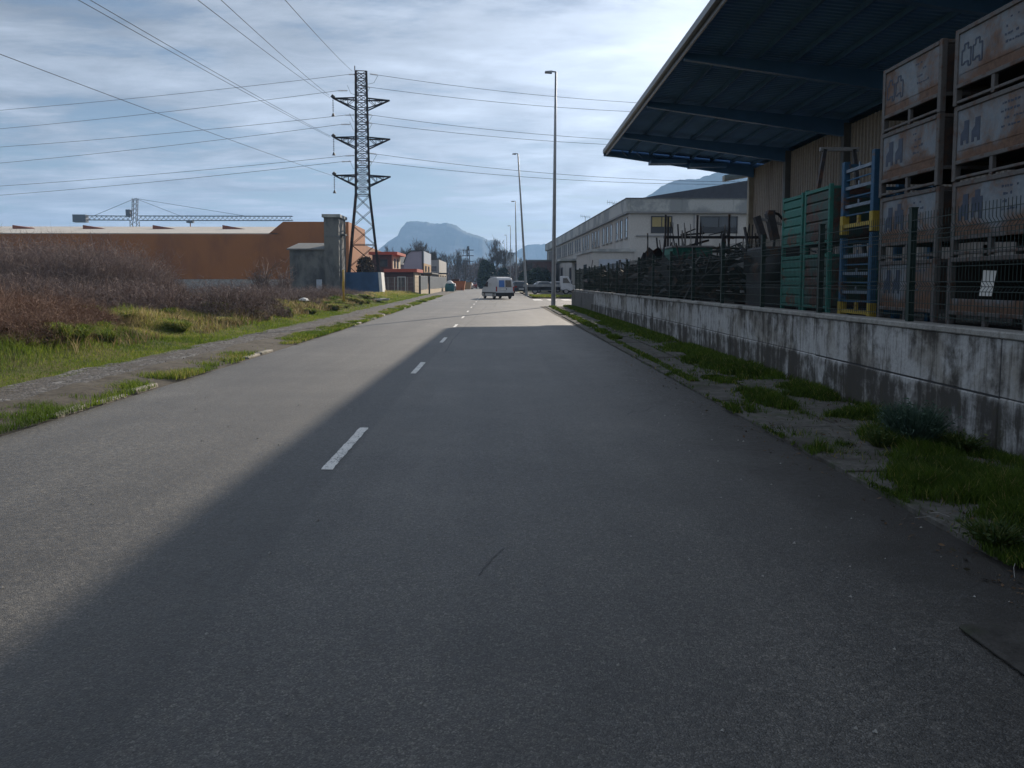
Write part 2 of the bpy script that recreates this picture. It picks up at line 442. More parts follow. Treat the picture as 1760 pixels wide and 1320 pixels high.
M['deadleaf'] = m_tint('dry_leaves', [(0.0, (0.035, 0.035, 0.022)), (0.5, (0.10, 0.06, 0.035)), (1.0, (0.20, 0.13, 0.07))], 0.8)
M['straw'] = m_tint('dry_grass', [(0.0, (0.10, 0.085, 0.035)), (0.5, (0.25, 0.19, 0.09)), (1.0, (0.42, 0.34, 0.19))], 0.75, 0.3)
M['bark'] = simple('bark', (0.10, 0.085, 0.07), 0.95, var=0.4, scale=4)
M['evergreen'] = m_tint('evergreen_leaves', [(0.0, (0.012, 0.022, 0.012)), (1.0, (0.05, 0.075, 0.03))], 0.7)
M['galv'] = simple('galvanised_steel', (0.28, 0.29, 0.30), 0.5, 0.6, 0.2, 3)
M['lamp_metal'] = simple('lamp_post_paint', (0.27, 0.28, 0.29), 0.5, 0.4, 0.2, 2)
M['fence'] = simple('dark_green_fence_paint', (0.012, 0.030, 0.026), 0.5, 0.0, 0.2)
M['pylon'] = rusty('pylon_steel', (0.026, 0.021, 0.021), (0.06, 0.028, 0.018), 0.5, 0.6, 0.9, 0.08)
M['insul'] = simple('insulator_glass', (0.04, 0.035, 0.032), 0.6, 0, 0.1, spec=0.2)
M['cable'] = simple('weathered_cable', (0.07, 0.072, 0.075), 0.85, 0.0, 0.1, spec=0.05)
M['canopy_metal'] = simple('blue_roof_steel', (0.17, 0.34, 0.60), 0.8, 0.0, 0.12, 0.6)
M['purlin'] = simple('purlin_paint', (0.09, 0.20, 0.38), 0.8, 0.0, 0.15)
M['beam'] = simple('canopy_beam_paint', (0.09, 0.21, 0.41), 0.55, 0.0, 0.15, 0.8)
M['roof_top'] = simple('roof_sheet', (0.22, 0.235, 0.25), 0.5, 0.3, 0.15, 0.8)
M['clad'] = m_stain_wall('beige_cladding', (0.36, 0.325, 0.295), (0.20, 0.175, 0.155), (1.2, 1.2, 0.2), (0.48, 0.7), 0.55, 0.6)
M['column'] = simple('column_paint', (0.12, 0.13, 0.135), 0.6, 0, 0.25, 1.5)
M['pale_column'] = simple('pale_column_paint', (0.36, 0.33, 0.27), 0.6, 0, 0.2, 1.5)
M['orange'] = m_stain_wall('orange_cladding', (0.36, 0.135, 0.036), (0.215, 0.085, 0.034), (0.22, 0.22, 0.10), (0.42, 0.68), 0.6, 0.7)
M['factory_roof'] = simple('pale_roof', (0.52, 0.47, 0.40), 0.6, 0, 0.15, 0.5)
M['redbrown'] = simple('red_brown_sheet', (0.22, 0.075, 0.045), 0.7, 0, 0.2, 1)
M['block'] = m_brick('grey_blocks', (0.40, 0.39, 0.37), (0.46, 0.45, 0.43), (0.3, 0.29, 0.28))
M['grey_render'] = m_stain_wall('grey_render', (0.165, 0.165, 0.158), (0.045, 0.046, 0.05), (0.45, 0.45, 0.22), (0.42, 0.62), 0.9, 0.85)
M['roof_slate'] = simple('grey_roof_edge', (0.13, 0.135, 0.135), 0.8, 0, 0.2)
M['white_render'] = m_stain_wall('white_render', (0.47, 0.455, 0.43), (0.28, 0.265, 0.245), (0.5, 0.5, 0.12), (0.5, 0.72), 0.85, 0.5)
M['fascia'] = m_stain_wall('weathered_fascia', (0.42, 0.43, 0.42), (0.22, 0.24, 0.245), (0.35, 0.35, 0.25), (0.46, 0.56), 0.8, 0.8)
M['dark_roof'] = simple('dark_blue_roof', (0.045, 0.05, 0.065), 0.7, 0, 0.2)
M['glass'] = m_glass('window_glass')
M['yellow_blind'] = simple('yellow_blind', (0.36, 0.29, 0.12), 0.8, 0, 0.1)
M['frame_dark'] = simple('dark_frame', (0.03, 0.032, 0.036), 0.5, 0, 0.15)
M['frame_grey'] = simple('grey_frame', (0.25, 0.25, 0.25), 0.6, 0, 0.1)
M['shutter'] = simple('pale_blue_shutter', (0.38, 0.43, 0.50), 0.6, 0, 0.1)
M['crate'] = None
def m_crate():
    t = NT('grey_crate_paint', 0.68, 0, 0.3)
    w = t.coord(); oi = t.new('ShaderNodeObjectInfo')
    va = t.new('ShaderNodeVectorMath', operation='ADD'); t.L.new(w, va.inputs[0])
    sc = t.new('ShaderNodeVectorMath', operation='SCALE'); t.L.new(oi.outputs['Location'], sc.inputs[0]); sc.inputs['Scale'].default_value = 3.7
    t.L.new(sc.outputs[0], va.inputs[1])
    n = t.noise(1.5, 9, 0.64, va.outputs[0], 0.5); f = t.noise(16, 6, 0.65, va.outputs[0])
    sz = t.new('ShaderNodeSeparateXYZ'); t.L.new(w, sz.inputs[0])
    edge = t.rng(sz.outputs[2], 0.46, 0.22, 0, 0.17)
    k = t.rng(t.math('ADD', t.math('ADD', t.math('MULTIPLY', n, 0.78), t.math('MULTIPLY', f, 0.22)), edge), 0.41, 0.62)
    p = t.ramp(f, [(0.3, (0.150, 0.180, 0.210)), (0.7, (0.24, 0.27, 0.30))])
    r = t.ramp(f, [(0.3, (0.080, 0.046, 0.031)), (0.7, (0.185, 0.105, 0.068))])
    t.color(t.mix(k, p, r)); t.bump(f, 0.2, 0.006)
    return t.m
M['crate'] = m_crate()
M['crate_frame'] = rusty('rusty_crate_frame', (0.115, 0.108, 0.105), (0.080, 0.044, 0.030), 0.55, 4)
M['crate_end'] = rusty('dark_rusty_end_sheet', (0.055, 0.05, 0.048), (0.06, 0.035, 0.025), 0.7, 2)
M['crate_dark'] = simple('dark_crate_inside', (0.035, 0.03, 0.028), 0.8, 0, 0.3)
M['stencil'] = simple('navy_stencil', (0.035, 0.05, 0.085), 0.6, 0, 0.3, 8)
M['paper'] = simple('paper_sheet', (0.70, 0.69, 0.66), 0.8, 0, 0.06)
M['green_crate'] = rusty('green_crate_paint', (0.036, 0.165, 0.135), (0.12, 0.055, 0.035), 0.40, 2.5)
M['brown_crate'] = rusty('brown_crate_paint', (0.045, 0.085, 0.075), (0.075, 0.040, 0.032), 0.75, 2.6)
M['blue_rack'] = rusty('blue_rack_paint', (0.032, 0.10, 0.185), (0.10, 0.06, 0.045), 0.35, 3)
M['yellow'] = rusty('yellow_rack_paint', (0.40, 0.29, 0.05), (0.12, 0.07, 0.04), 0.30, 3)
M['rack_rung'] = simple('scraped_steel_rung', (0.15, 0.19, 0.24), 0.5, 0.3, 0.3, 5)
M['scrap'] = rusty('scrap_iron', (0.05, 0.05, 0.055), (0.09, 0.05, 0.035), 0.5, 1.5)
M['scrap_pale'] = rusty('pale_scrap_steel', (0.25, 0.25, 0.25), (0.14, 0.08, 0.05), 0.4, 2)
M['skip_green'] = rusty('green_skip_paint', (0.03, 0.15, 0.12), (0.10, 0.05, 0.03), 0.2, 1.5)
M['van_white'] = m_carpaint('white_van_paint', (0.56, 0.57, 0.59))
M['black_plastic'] = simple('black_plastic', (0.018, 0.019, 0.022), 0.6, 0, 0.2)
M['rubber'] = simple('tyre_rubber', (0.016, 0.016, 0.017), 0.85, 0, 0.2)
M['rim'] = simple('wheel_rim', (0.30, 0.30, 0.31), 0.4, 0.7, 0.1)
M['tail'] = simple('tail_light', (0.28, 0.015, 0.012), 0.25, 0, 0.1)
M['blue_cover'] = simple('blue_window_cover', (0.06, 0.16, 0.42), 0.5, 0, 0.15)
M['blue_paint'] = m_stain_wall('faded_blue_paint', (0.05, 0.105, 0.21), (0.03, 0.06, 0.12), (0.5, 0.5, 0.4), (0.45, 0.65), 0.8, 0.6)
M['white_paint'] = simple('white_masonry_paint', (0.66, 0.66, 0.64), 0.8, 0, 0.12)
M['yellow_post'] = rusty('yellow_post_paint', (0.50, 0.32, 0.05), (0.14, 0.07, 0.03), 0.3, 2)
M['red_paint'] = simple('red_eaves', (0.42, 0.075, 0.04), 0.6, 0, 0.15)
M['dark_wall'] = simple('dark_front_wall', (0.10, 0.045, 0.04), 0.8, 0, 0.2)  # on the red building this dark tone carries the shade of its front
M['cream'] = simple('cream_render', (0.55, 0.45, 0.32), 0.85, 0, 0.12)
M['lilac'] = simple('lilac_render', (0.38, 0.38, 0.48), 0.85, 0, 0.06, 1)
M['ochre'] = simple('ochre_wall', (0.42, 0.26, 0.12), 0.85, 0, 0.15)
M['gate'] = simple('grey_gate_sheet', (0.42, 0.44, 0.45), 0.55, 0.2, 0.1)
M['teal'] = simple('teal_plastic', (0.03, 0.14, 0.15), 0.4, 0, 0.15)
M['skip_orange'] = rusty('orange_skip_paint', (0.55, 0.17, 0.04), (0.2, 0.08, 0.04), 0.2, 1.0)
M['brick_far'] = simple('red_brick_far', (0.12, 0.06, 0.048), 0.9, 0, 0.2, 2)
M['concrete_far'] = simple('concrete_far', (0.30, 0.30, 0.30), 0.9, 0, 0.15, 0.2)
M['crane_blue'] = simple('crane_paint', (0.11, 0.14, 0.19), 0.6, 0, 0.1)
M['rock'] = None
def m_rock():
    t = NT('mountain_rock', 0.95, 0, 0.1)
    n = t.noise(0.012, 8, 0.62); f = t.noise(0.05, 6, 0.65)
    c = t.ramp(n, [(0.35, (0.030, 0.045, 0.028)), (0.52, (0.06, 0.065, 0.045)), (0.68, (0.13, 0.125, 0.115))])
    t.color(t.mix(0.5, c, t.ramp(f, [(0.3, (0.6, 0.6, 0.6)), (0.7, (1.4, 1.4, 1.4))]), 'MULTIPLY'))
    return t.m
M['rock'] = m_rock()
M['debris_white'] = simple('white_plastic', (0.62, 0.61, 0.58), 0.6, 0, 0.15)
rng = np.random.default_rng(7)
random.seed(11)

# ================================================================== SETTING
def sheet(name, pts, z, mat, kind='structure', parent=None):
    b = MB(); n = len(pts)
    b.add([(x, y, z) for x, y in pts], [tuple(range(n))])
    o = b.build(name, mat, parent)
    if kind and not parent: o['kind'] = kind
    return o
def strip(name, lefts, rights, ys, z, mat, parent=None):
    b = MB(); n = len(ys)
    vs = [(l, y, z) for l, y in zip(lefts, ys)] + [(r, y, z) for r, y in zip(rights, ys)]
    b.add(vs, [(i, n+i, n+i+1, i+1) for i in range(n-1)])
    o = b.build(name, mat, parent)
    if not parent: o['kind'] = 'structure'
    return o
sheet('ground', [(-1850, -450), (1850, -450), (1850, 3350), (-1850, 3350)], -0.06, M['field'])
RY = [-15, 6, 14, 30, 60, 100, 150, 260]
RL = [-5.15, -5.15, -5.1, -5.15, -5.6, -6.3, -7.0, -8.0]
RRt = [2.85, 2.85, 2.88, 2.98, 3.25, 3.6, 3.6, 3.0]
ROADX = [r+0.10 for r in RRt]
def road_left(y): return float(np.interp(y, RY, RL))
def road_right(y): return float(np.interp(y, RY, RRt))
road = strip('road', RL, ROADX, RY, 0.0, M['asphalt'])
sheet('side_street', [(3.05, 51.2), (70, 51.2), (70, 75.5), (3.2, 75.5)], -0.004, M['asphalt'])
# centre line dashes
for k in range(15):
    y0 = 6.5 + 6.95*k; y1 = y0 + 1.9
    xc = -1.45 - 0.012*max(0, y0-20)*0.3
    b = MB(); rj = random.Random(k); nn = 26
    Lp = [(xc-0.050+rj.uniform(-.006, .006), y0+(y1-y0)*q/nn+(rj.uniform(-.02, .02) if q in (0, nn) else 0), 0.004) for q in range(nn+1)]
    Rp = [(xc+0.050+rj.uniform(-.006, .006), y0+(y1-y0)*q/nn+(rj.uniform(-.02, .02) if q in (0, nn) else 0), 0.004) for q in range(nn+1)]
    b.add(Lp+Rp, [(q, nn+1+q, nn+2+q, q+1) for q in range(nn)])
    b.build('lane_marking', M['paint'], road)
# zebra at the mouth of the side street, a few bars left
for i, x in enumerate((3.4, 4.7, 6.0, 7.3, 8.6)):
    b = MB(); b.add([(x, 67.6, 0.003), (x+0.75, 67.6, 0.003), (x+0.75, 71.6, 0.003), (x, 71.6, 0.003)], [(0,1,2,3)])
    b.build('zebra_bar', M['paint'], road)
b = MB(); b.add([(-6.0, 66, 0.004), (-4.6, 66, 0.004), (-4.6, 66.35, 0.004), (-6.0, 66.35, 0.004)], [(0,1,2,3)])
b.build('edge_marking', M['paint'], road)
# longitudinal tar seam and a crack
def ribbon(name, pts, w, z, mat, parent, jit=0.0):
    b = MB(); L_, R_ = [], []
    for i, p in enumerate(pts):
        d = Vector(pts[min(i+1, len(pts)-1)]) - Vector(pts[max(i-1, 0)]); d = Vector((d[0], d[1], 0)).normalized()
        nrm = Vector((-d.y, d.x, 0)); ww = w*(0.6+0.8*random.random())/2
        c = Vector((p[0]+random.uniform(-jit, jit), p[1], z))
        L_.append(c+nrm*ww); R_.append(c-nrm*ww)
    n = len(pts)
    b.add(L_+R_, [(i, n+i, n+i+1, i+1) for i in range(n-1)])
    return b.build(name, mat, parent)
ribbon('tar_seam', [(-1.18 + 0.02*math.sin(y*0.8) + (0.02*(y-24) if y > 24 else 0), y) for y in np.arange(17.5, 52, 0.35)], 0.035, 0.002, M['tar'], road, 0.012)
ribbon('tar_seam', [(-0.1 + 0.05*(y-50)*0.3, y) for y in np.arange(50, 63, 0.4)], 0.06, 0.002, M['tar'], road, 0.02)
ribbon('crack', [(-0.09+0.08*t+0.05*t*t, 4.1+0.42*t) for t in np.linspace(0, 1, 14)], 0.007, 0.0025, M['tar'], road, 0.008)
ribbon('crack', [(x, 57.5+0.06*x) for x in np.arange(-5.2, 3, 0.4)], 0.09, 0.002, M['tar'], road, 0.0)
ribbon('crack', [(x, 63.8+0.02*x) for x in np.arange(-5.2, 0, 0.4)], 0.07, 0.002, M['tar'], road, 0.0)
ribbon('crack', [(1.6 + 0.4*t, 9.2+0.5*t+0.08*math.sin(7*t)) for t in np.linspace(0, 1, 12)], 0.02, 0.0025, M['tar'], road, 0.01)

# right pavement: base and slabs
strip('pavement_bed', [2.93]*6, [4.72+0.0085*y for y in (-6, 6, 14, 30, 45, 51)], [-6, 6, 14, 30, 45, 51], 0.012, M['soil'])
pav = empty('pavement', (0, 0, 0), None, None); pav['kind'] = 'structure'
y = 0.35; i = 0
while y < 50.5:
    L_ = 1.95
    rl = road_right(y) + 0.04
    for (a, bb) in ((rl, rl+0.82), (rl+0.845, 4.55+0.0085*y)):
        if y < 3.9 and a < 3.2: continue
        b = MB(); t1, t2, t3 = (random.uniform(-0.012, 0.012) for _ in range(3))
        b.box(a+random.uniform(0, .012), bb-random.uniform(0, .012), y+0.012, min(y+L_, 50.6)-0.012, -0.02, 0.042)
        vs = b.v; b.v = [(v[0], v[1], v[2] + ((v[0]-a)*t1*2 + (v[1]-y)*t2 + t3 if v[2] > 0 else 0)) for v in vs]
        b.build('paving_slab', M['slab'], pav, bevel=0.008)
    y += L_; i += 1
# low raised kerb slab at the lower right corner
b = MB(); b.prism([(2.13, 3.40, 0.0), (2.6, 3.43, 0.0), (3.3, 3.38, 0.0), (3.3, 1.0, 0.0), (2.12, 1.0, 0.0), (2.10, 2.3, 0.0), (2.14, 2.9, 0.0)], (0, 0, 0.03))
b.build('kerb_slab', M['dark_slab'], pav, bevel=0.012)

# left footpath, kerb stones
YL = [-6, 6, 14, 30, 60, 100, 150]
def hnoise(x, y, sc, seed):
    r = np.random.default_rng(seed); gq = r.random((64, 64))
    X = np.asarray(x)*sc; Y = np.asarray(y)*sc
    xi = np.floor(X).astype(int); yi = np.floor(Y).astype(int); fx = X-xi; fy = Y-yi
    a_ = gq[xi % 64, yi % 64]; b_ = gq[(xi+1) % 64, yi % 64]; c_ = gq[xi % 64, (yi+1) % 64]; d_ = gq[(xi+1) % 64, (yi+1) % 64]
    return (a_*(1-fx)+b_*fx)*(1-fy)+(c_*(1-fx)+d_*fx)*fy
def rough_strip(name, xl, xr, cols, ys, zl, zr, amp, jit, mat, seed):
    ys = np.asarray(ys); f = np.linspace(0, 1, cols)
    XL = xl(ys)+jit*(hnoise(ys*0, ys, 1.6, seed)-.5)*2; XR = xr(ys)+jit*(hnoise(ys*0+9, ys, 2.1, seed+1)-.5)*2
    X = XL[:, None]*(1-f)+XR[:, None]*f; Y = np.repeat(ys[:, None], cols, 1)
    Z = zl*(1-f)+zr*f + (amp*(hnoise(X, Y, 3.1, seed+2)-.5) + amp*.6*(hnoise(X, Y, 9.0, seed+3)-.5))*(1-f**3)
    ii = (np.arange(len(ys)-1)[:, None]*cols+np.arange(cols-1)[None]).ravel()
    o = link(name, np_mesh(name, np.stack([X, Y, Z], -1).reshape(-1, 3), np.stack([ii, ii+1, ii+cols+1, ii+cols], -1)), mat)
    o['kind'] = 'structure'; return o
YS = np.concatenate([np.arange(4, 40, .12), np.arange(40, 150, .6)])
PLX = lambda y: -np.interp(y, YL, [7.05, 7.05, 7.0, 7.1, 7.6, 8.4, 9.0])
RLX = lambda y: np.interp(y, RY, RL)
rough_strip('verge_strip', lambda y: RLX(y)-1.02, lambda y: RLX(y)+.015, 12, YS, .115, -.006, .05, .012, M['soil'], 91)
rough_strip('footpath', lambda y: PLX(y)-.15, lambda y: RLX(y)-.80, 16, YS, .09, .06, .028, .07, M['old_path'], 95)
kerb = empty('kerb', (0, 0, 0), None, None); kerb['kind'] = 'structure'
y = 5.0
while y < 92:
    if random.random() < 0.45:
        x = road_left(y+0.5)
        b = MB(); b.box(-0.075, 0.075, -0.47, 0.47*random.uniform(0.6, 1.0), -0.1, 0.04)
        b.build('kerb_stone', M['kerb'], kerb, (x-0.10+random.uniform(-.04, .02), y+0.5, 0.018+random.uniform(-0.02, 0.012)),
                (random.uniform(-.03, .03), random.uniform(-.12, .05), random.uniform(-.04, .04)), bevel=0.02)
    y += 1.0
# verge corner beyond the side street
b = MB(); b.prism([(3.5, 76.5, 0), (4.4, 75.6, 0), (40, 75.6, 0), (40, 120, 0), (3.75, 120, 0)], (0, 0, 0.11))
o = b.build('far_verge', M['soil']); o['kind'] = 'structure'
sheet('far_pavement', [(4.2, 80), (9.2, 80), (9.2, 83.0), (4.2, 83.0)], 0.115, M['old_path'])
b = MB(); b.box(4.95, 60, -40, 50.2, -0.05, 1.0)
o = b.build('yard_ground', M['yard']); o['kind'] = 'structure'

# left field: uneven bank
def hash_noise(x, y, s, seed):
    r = np.random.default_rng(seed); g = r.random((64, 64))
    X = np.asarray(x)*s; Y = np.asarray(y)*s
    xi = np.floor(X).astype(int); yi = np.floor(Y).astype(int); fx = X-xi; fy = Y-yi
    fx = fx*fx*(3-2*fx); fy = fy*fy*(3-2*fy)
    a = g[xi % 64, yi % 64]; b_ = g[(xi+1) % 64, yi % 64]; c = g[xi % 64, (yi+1) % 64]; d = g[(xi+1) % 64, (yi+1) % 64]
    return (a*(1-fx)+b_*fx)*(1-fy)+(c*(1-fx)+d*fx)*fy
def terr(x, y):
    x = np.asarray(x, float); y = np.asarray(y, float)
    edge = np.interp(y, YL, [7.05, 7.05, 7.0, 7.1, 7.6, 8.4, 9.0])
    t = np.clip((-x-edge)/3.0, 0, 1); t = t*t*(3-2*t)
    n = hash_noise(x, y, 0.45, 3)*0.55 + hash_noise(x, y, 1.3, 4)*0.28
    m_ = np.clip((-x-edge-0.7)/1.6, 0, 1)
    lump = hash_noise(x, y, 0.8, 14)**2*0.75 + hash_noise(x, y, 2.1, 15)*0.16
    return 0.05 + t*(0.06 + n*0.30*np.clip((-x-edge)/2.2, 0, 1)) + m_*lump*0.50*np.clip((95-y)/40, 0.12, 1)
gx = np.concatenate([np.arange(-7.0, -16, -0.25), np.arange(-16, -110, -2.5)]); gy = np.concatenate([np.arange(-4, 60, 0.4), np.arange(60, 106, 2)])
GX, GY = np.meshgrid(gx, gy); GXs = GX - np.interp(GY, YL, [0.05, 0.05, 0, 0.1, 0.6, 1.4, 2.0])
GZ = terr(GXs, GY)
vv = np.stack([GXs, GY, GZ], -1).reshape(-1, 3); nx, ny = len(gx), len(gy)
ii = (np.arange(ny-1)[:, None]*nx + np.arange(nx-1)[None]).ravel()
fc = np.stack([ii, ii+nx, ii+nx+1, ii+1], -1)
me = np_mesh('field', vv, fc); me.polygons.foreach_set('use_smooth', [True]*len(me.polygons))
o = link('field', me, M['field']); o['kind'] = 'structure'

# mountains -------------------------------------------------------------
def mountain(name, prof, Y, width, seed, label):
    xs, hs = [], []
    for px, py in prof:
        p = at(px, py, Y); xs.append(p.x); hs.append(p.z)
    X = np.linspace(xs[0], xs[-1], 420); Hh = np.interp(X, xs, hs)
    D = np.linspace(-1, 1, 33)
    GX, GD = np.meshgrid(X, D)
    n = (hash_noise(GX/90, GD*6, 1.0, seed)-0.5)*0.55 + (hash_noise(GX/35, GD*14, 1.0, seed+1)-0.5)*0.3
    fall = 1-np.abs(GD)**0.85
    ridge = (hash_noise(GX/22, GD*9, 1.0, seed+2)-0.5)*2.2*Y/2500 + (hash_noise(GX/7, GD*23, 1.0, seed+3)-0.5)*3.5*Y/2500
    Z = Hh[None]*np.clip(fall*(1+n*np.abs(GD)*1.4), 0, 1) + ridge*fall - 12*np.abs(GD)
    V = np.stack([GX, Y+GD*width+n*40*np.abs(GD), Z], -1).reshape(-1, 3)
    nx, ny = len(X), len(D)
    ii = (np.arange(ny-1)[:, None]*nx + np.arange(nx-1)[None]).ravel()
    me = np_mesh(name, V, np.stack([ii, ii+1, ii+nx+1, ii+nx], -1))
    me.polygons.foreach_set('use_smooth', [True]*len(me.polygons))
    o = link(name, me, M['rock']); o['kind'] = 'structure'; o['label'] = label
mountain('mountain', [(560, 478), (610, 455), (640, 440), (655, 425), (683, 405), (690, 391), (700, 381), (712, 380), (730, 382), (748, 384), (757, 384), (768, 382), (785, 388), (800, 398), (815, 404), (830, 407), (838, 413), (856, 413), (868, 428), (885, 440), (910, 455), (940, 470)], 2500, 420, 21, 'flat topped blue mountain beyond the end of the road')
mountain('mountain', [(845, 450), (880, 436), (896, 427), (906, 421), (922, 420), (940, 419), (970, 424), (1010, 432), (1060, 445), (1120, 470)], 2900, 300, 31, 'low pale ridge between the lamp posts and the white building')
mountain('mountain', [(1040, 390), (1080, 362), (1112, 338), (1135, 322), (1150, 314), (1168, 309), (1182, 308), (1196, 309), (1210, 304), (1225, 299), (1260, 288), (1320, 291), (1400, 300), (1500, 320), (1650, 370)], 1700, 300, 41, 'blue wooded mountain behind the white building')

# ================================================================== RETAINING WALL AND FENCE
wall = empty('retaining_wall', (4.62, 0, 0), 'low stained concrete wall along the right pavement with a mesh fence on top', 'wall', -0.0085)
yj = [-5.6, -1.4, 2.8, 7.0, 11.2, 15.4, 19.6, 23.8, 28.0, 32.2, 36.4, 40.6, 44.8, 49.9]
for a, b_ in zip(yj[:-1], yj[1:]):
    MB().box(-0.010, 0.24, a+0.005, b_-0.005, -0.08, 0.524+random.uniform(-.008, .006)).build('wall_panel', M['wall'], wall, bevel=0.012)
    MB().box(0.0, 0.24, a+0.006, b_-0.006, 0.535, 1.075).build('wall_panel', M['wall'], wall, bevel=0.008)
    MB().box(-0.03, 0.27, a+0.004, b_-0.004, 1.079, 1.145).build('coping_stone', M['coping'], wall, bevel=0.012)
MB().box(0.006, 0.23, -5.6, 49.9, -0.1, 1.078).build('wall_core', M['frame_dark'], wall)
fence = empty('mesh_fence', (4.62, 0, 1.145), 'dark green welded mesh fence standing on the low concrete wall', 'fence', -0.0085)
py_ = [1.2 + 2.55*k for k in range(20)]
postm = MB().box(-0.035, 0.035, -0.03, 0.03, -0.05, 1.30)
postm.box(-0.042, 0.042, -0.037, 0.037, 1.30, 1.315)
pme = postm.mesh('post')
for yy in py_: link('post', pme, M['fence'], fence, (0.12, yy, 0))
def mesh_panel(Lp):
    b = MB(); w = 0.0045
    zs = [0.05, 0.36, 0.41, 0.46, 0.93, 0.98, 1.03, 1.08, 1.24]
    xs = [0, 0, 0.035, 0, 0, 0, 0.035, 0, 0]
    n = int(Lp/0.055)
    for i in range(n+1):
        yv = Lp*i/n
        for z0, z1, x0, x1 in zip(zs[:-1], zs[1:], xs[:-1], xs[1:]):
            b.add([(x0-w/2, yv-w/2, z0), (x0+w/2, yv-w/2, z0), (x0+w/2, yv+w/2, z0), (x0-w/2, yv+w/2, z0),
                   (x1-w/2, yv-w/2, z1), (x1+w/2, yv-w/2, z1), (x1+w/2, yv+w/2, z1), (x1-w/2, yv+w/2, z1)],
                  [(0,1,5,4), (1,2,6,5), (2,3,7,6), (3,0,4,7)])
    for z in (0.08, 0.22, 0.36, 0.41, 0.46, 0.62, 0.78, 0.93, 0.98, 1.03, 1.16):
        x = 0.035 if z in (0.41, 0.98) else 0.0
        b.box(x-0.004, x+0.004, 0, Lp, z-0.0035, z+0.0035)
    return b.mesh('mesh_panel')
pm = mesh_panel(2.47)
for yy in py_[:-1]: link('mesh_panel', pm, M['fence'], fence, (0.085, yy+0.04, 0))

# ================================================================== WAREHOUSE WITH CANOPY
WH = empty('warehouse', (6.80, 47.85, 0), 'warehouse with beige cladding and a wide blue grey canopy over the yard', 'warehouse', -0.0166)
EZ, WZ, CW, WL = 9.45, 8.62, 9.0, 95.0       # canopy edge height, height at the wall, width, length
def cz(x): return EZ + (WZ-EZ)*x/CW
# corrugated roof sheet (underside seen from the road)
b = MB(); per = 0.26; n = int(WL/per); vs = []
for i in range(n):
    y0 = -i*per
    for dy, dz in ((0, 0), (0.10*per/0.26, 0), (0.15*per/0.26, 0.045), (0.21*per/0.26, 0.045)):
        vs.append((y0-dy, dz))
V = [(-0.12, yv, cz(-0.12)+zv+0.30) for yv, zv in vs] + [(26.0, yv, cz(26.0)+zv+0.30) for yv, zv in vs]
k = len(vs); b.add(V, [(i, i+1, k+i+1, k+i) for i in range(k-1)])
b.build('roof_sheet', M['canopy_metal'], WH)
for x in np.arange(0.15, CW, 1.25):
    MB().box(x-0.04, x+0.04, -WL+0.5, -0.1, cz(x)+0.10, cz(x)+0.285).build('purlin', M['purlin'], WH)
RIB = [-0.25, -6.2, -13.4, -20.6, -27.8, -35.0, -42.2, -49.4, -56.6, -63.8]
for yv in RIB:
    b = MB(); d0, d1 = 0.25, 0.62
    b.prism([(0.1, yv-0.11, cz(0.1)+0.095), (CW, yv-0.11, cz(CW)+0.095), (CW, yv-0.11, cz(CW)-d1), (0.1, yv-0.11, cz(0.1)-d0+0.1)], (0, 0.22, 0))
    b.build('rafter', M['beam'], WH)
# eaves gutter and trim
MB().box(-0.20, -0.02, -WL, 0.05, EZ+0.03, EZ+0.25).build('gutter', M['roof_top'], WH)
MB().box(-0.03, 0.03, -WL, 0.02, EZ-0.10, EZ+0.02).build('eaves_trim', M['galv'], WH)
b = MB(); b.prism([(-0.15, 0.06, EZ+0.37), (26, 0.06, cz(26)+0.37), (26, 0.06, cz(26)-0.16), (-0.15, 0.06, EZ-0.12)], (0, 0.05, 0))
b.build('verge_trim', M['beam'], WH)
for x in (2.6, 5.0):
    MB().box(x, x+2.2, -0.9, 0.02, cz(x)-0.45, cz(x)-0.22).build('end_bracket', M['beam'], WH)
for x in (0.8, 1.7, 2.6):
    MB().bar((x, -1.2, cz(x)+0.05), (x+0.5, -0.3, cz(x)-0.15), 0.06).build('brace', M['beam'], WH)
b = MB(); b.prism([(7.4, 0.3, 8.22), (9.0, 0.3, 8.50), (9.0, 0.3, 8.15), (7.4, 0.3, 7.86)], (0, 0.5, 0))
b.build('eaves_bracket', M['pale_column'], WH)
# wall sheets between columns, vertical ribs
def clad(L_, H_):
    b = MB(); per = 0.30; n = int(L_/per); pr = []
    for i in range(n):
        y0 = L_*i/n
        for f, d in ((0, 0), (0.45, 0), (0.58, 0.06), (0.88, 0.06)): pr.append((y0+f*L_/n, d))
    pr.append((L_, 0)); k = len(pr)
    b.add([(-d, yv, 0) for yv, d in pr] + [(-d, yv, H_) for yv, d in pr], [(i, i+1, k+i+1, k+i) for i in range(k-1)])
    return b.mesh('wall_sheet')
cs = [0.0] + [v for v in RIB[1:]]
for a, b_ in zip(cs[:-1], cs[1:]):
    L_ = a-b_-0.36
    link('wall_sheet', clad(L_, 7.55), M['clad'], WH, (CW+0.12, b_+0.18, 1.0))
for i, yv in enumerate(cs):
    b = MB(); b.box(CW-0.22, CW+0.16, yv-0.17, yv+0.17, 1.0, 8.6)
    b.build('column', M['pale_column'] if i == 0 else M['column'], WH, bevel=0.01)
MB().box(CW+0.16, 26, -0.2, 0.0, 0.9, 8.3).build('end_wall', M['clad'], WH)
MB().box(25.8, 26, -WL, -0.2, 0.9, 8.0).build('back_wall', M['clad'], WH)
MB().box(CW+0.16, 25.8, -WL, -WL+0.2, 0.9, 8.0).build('end_wall', M['clad'], WH)

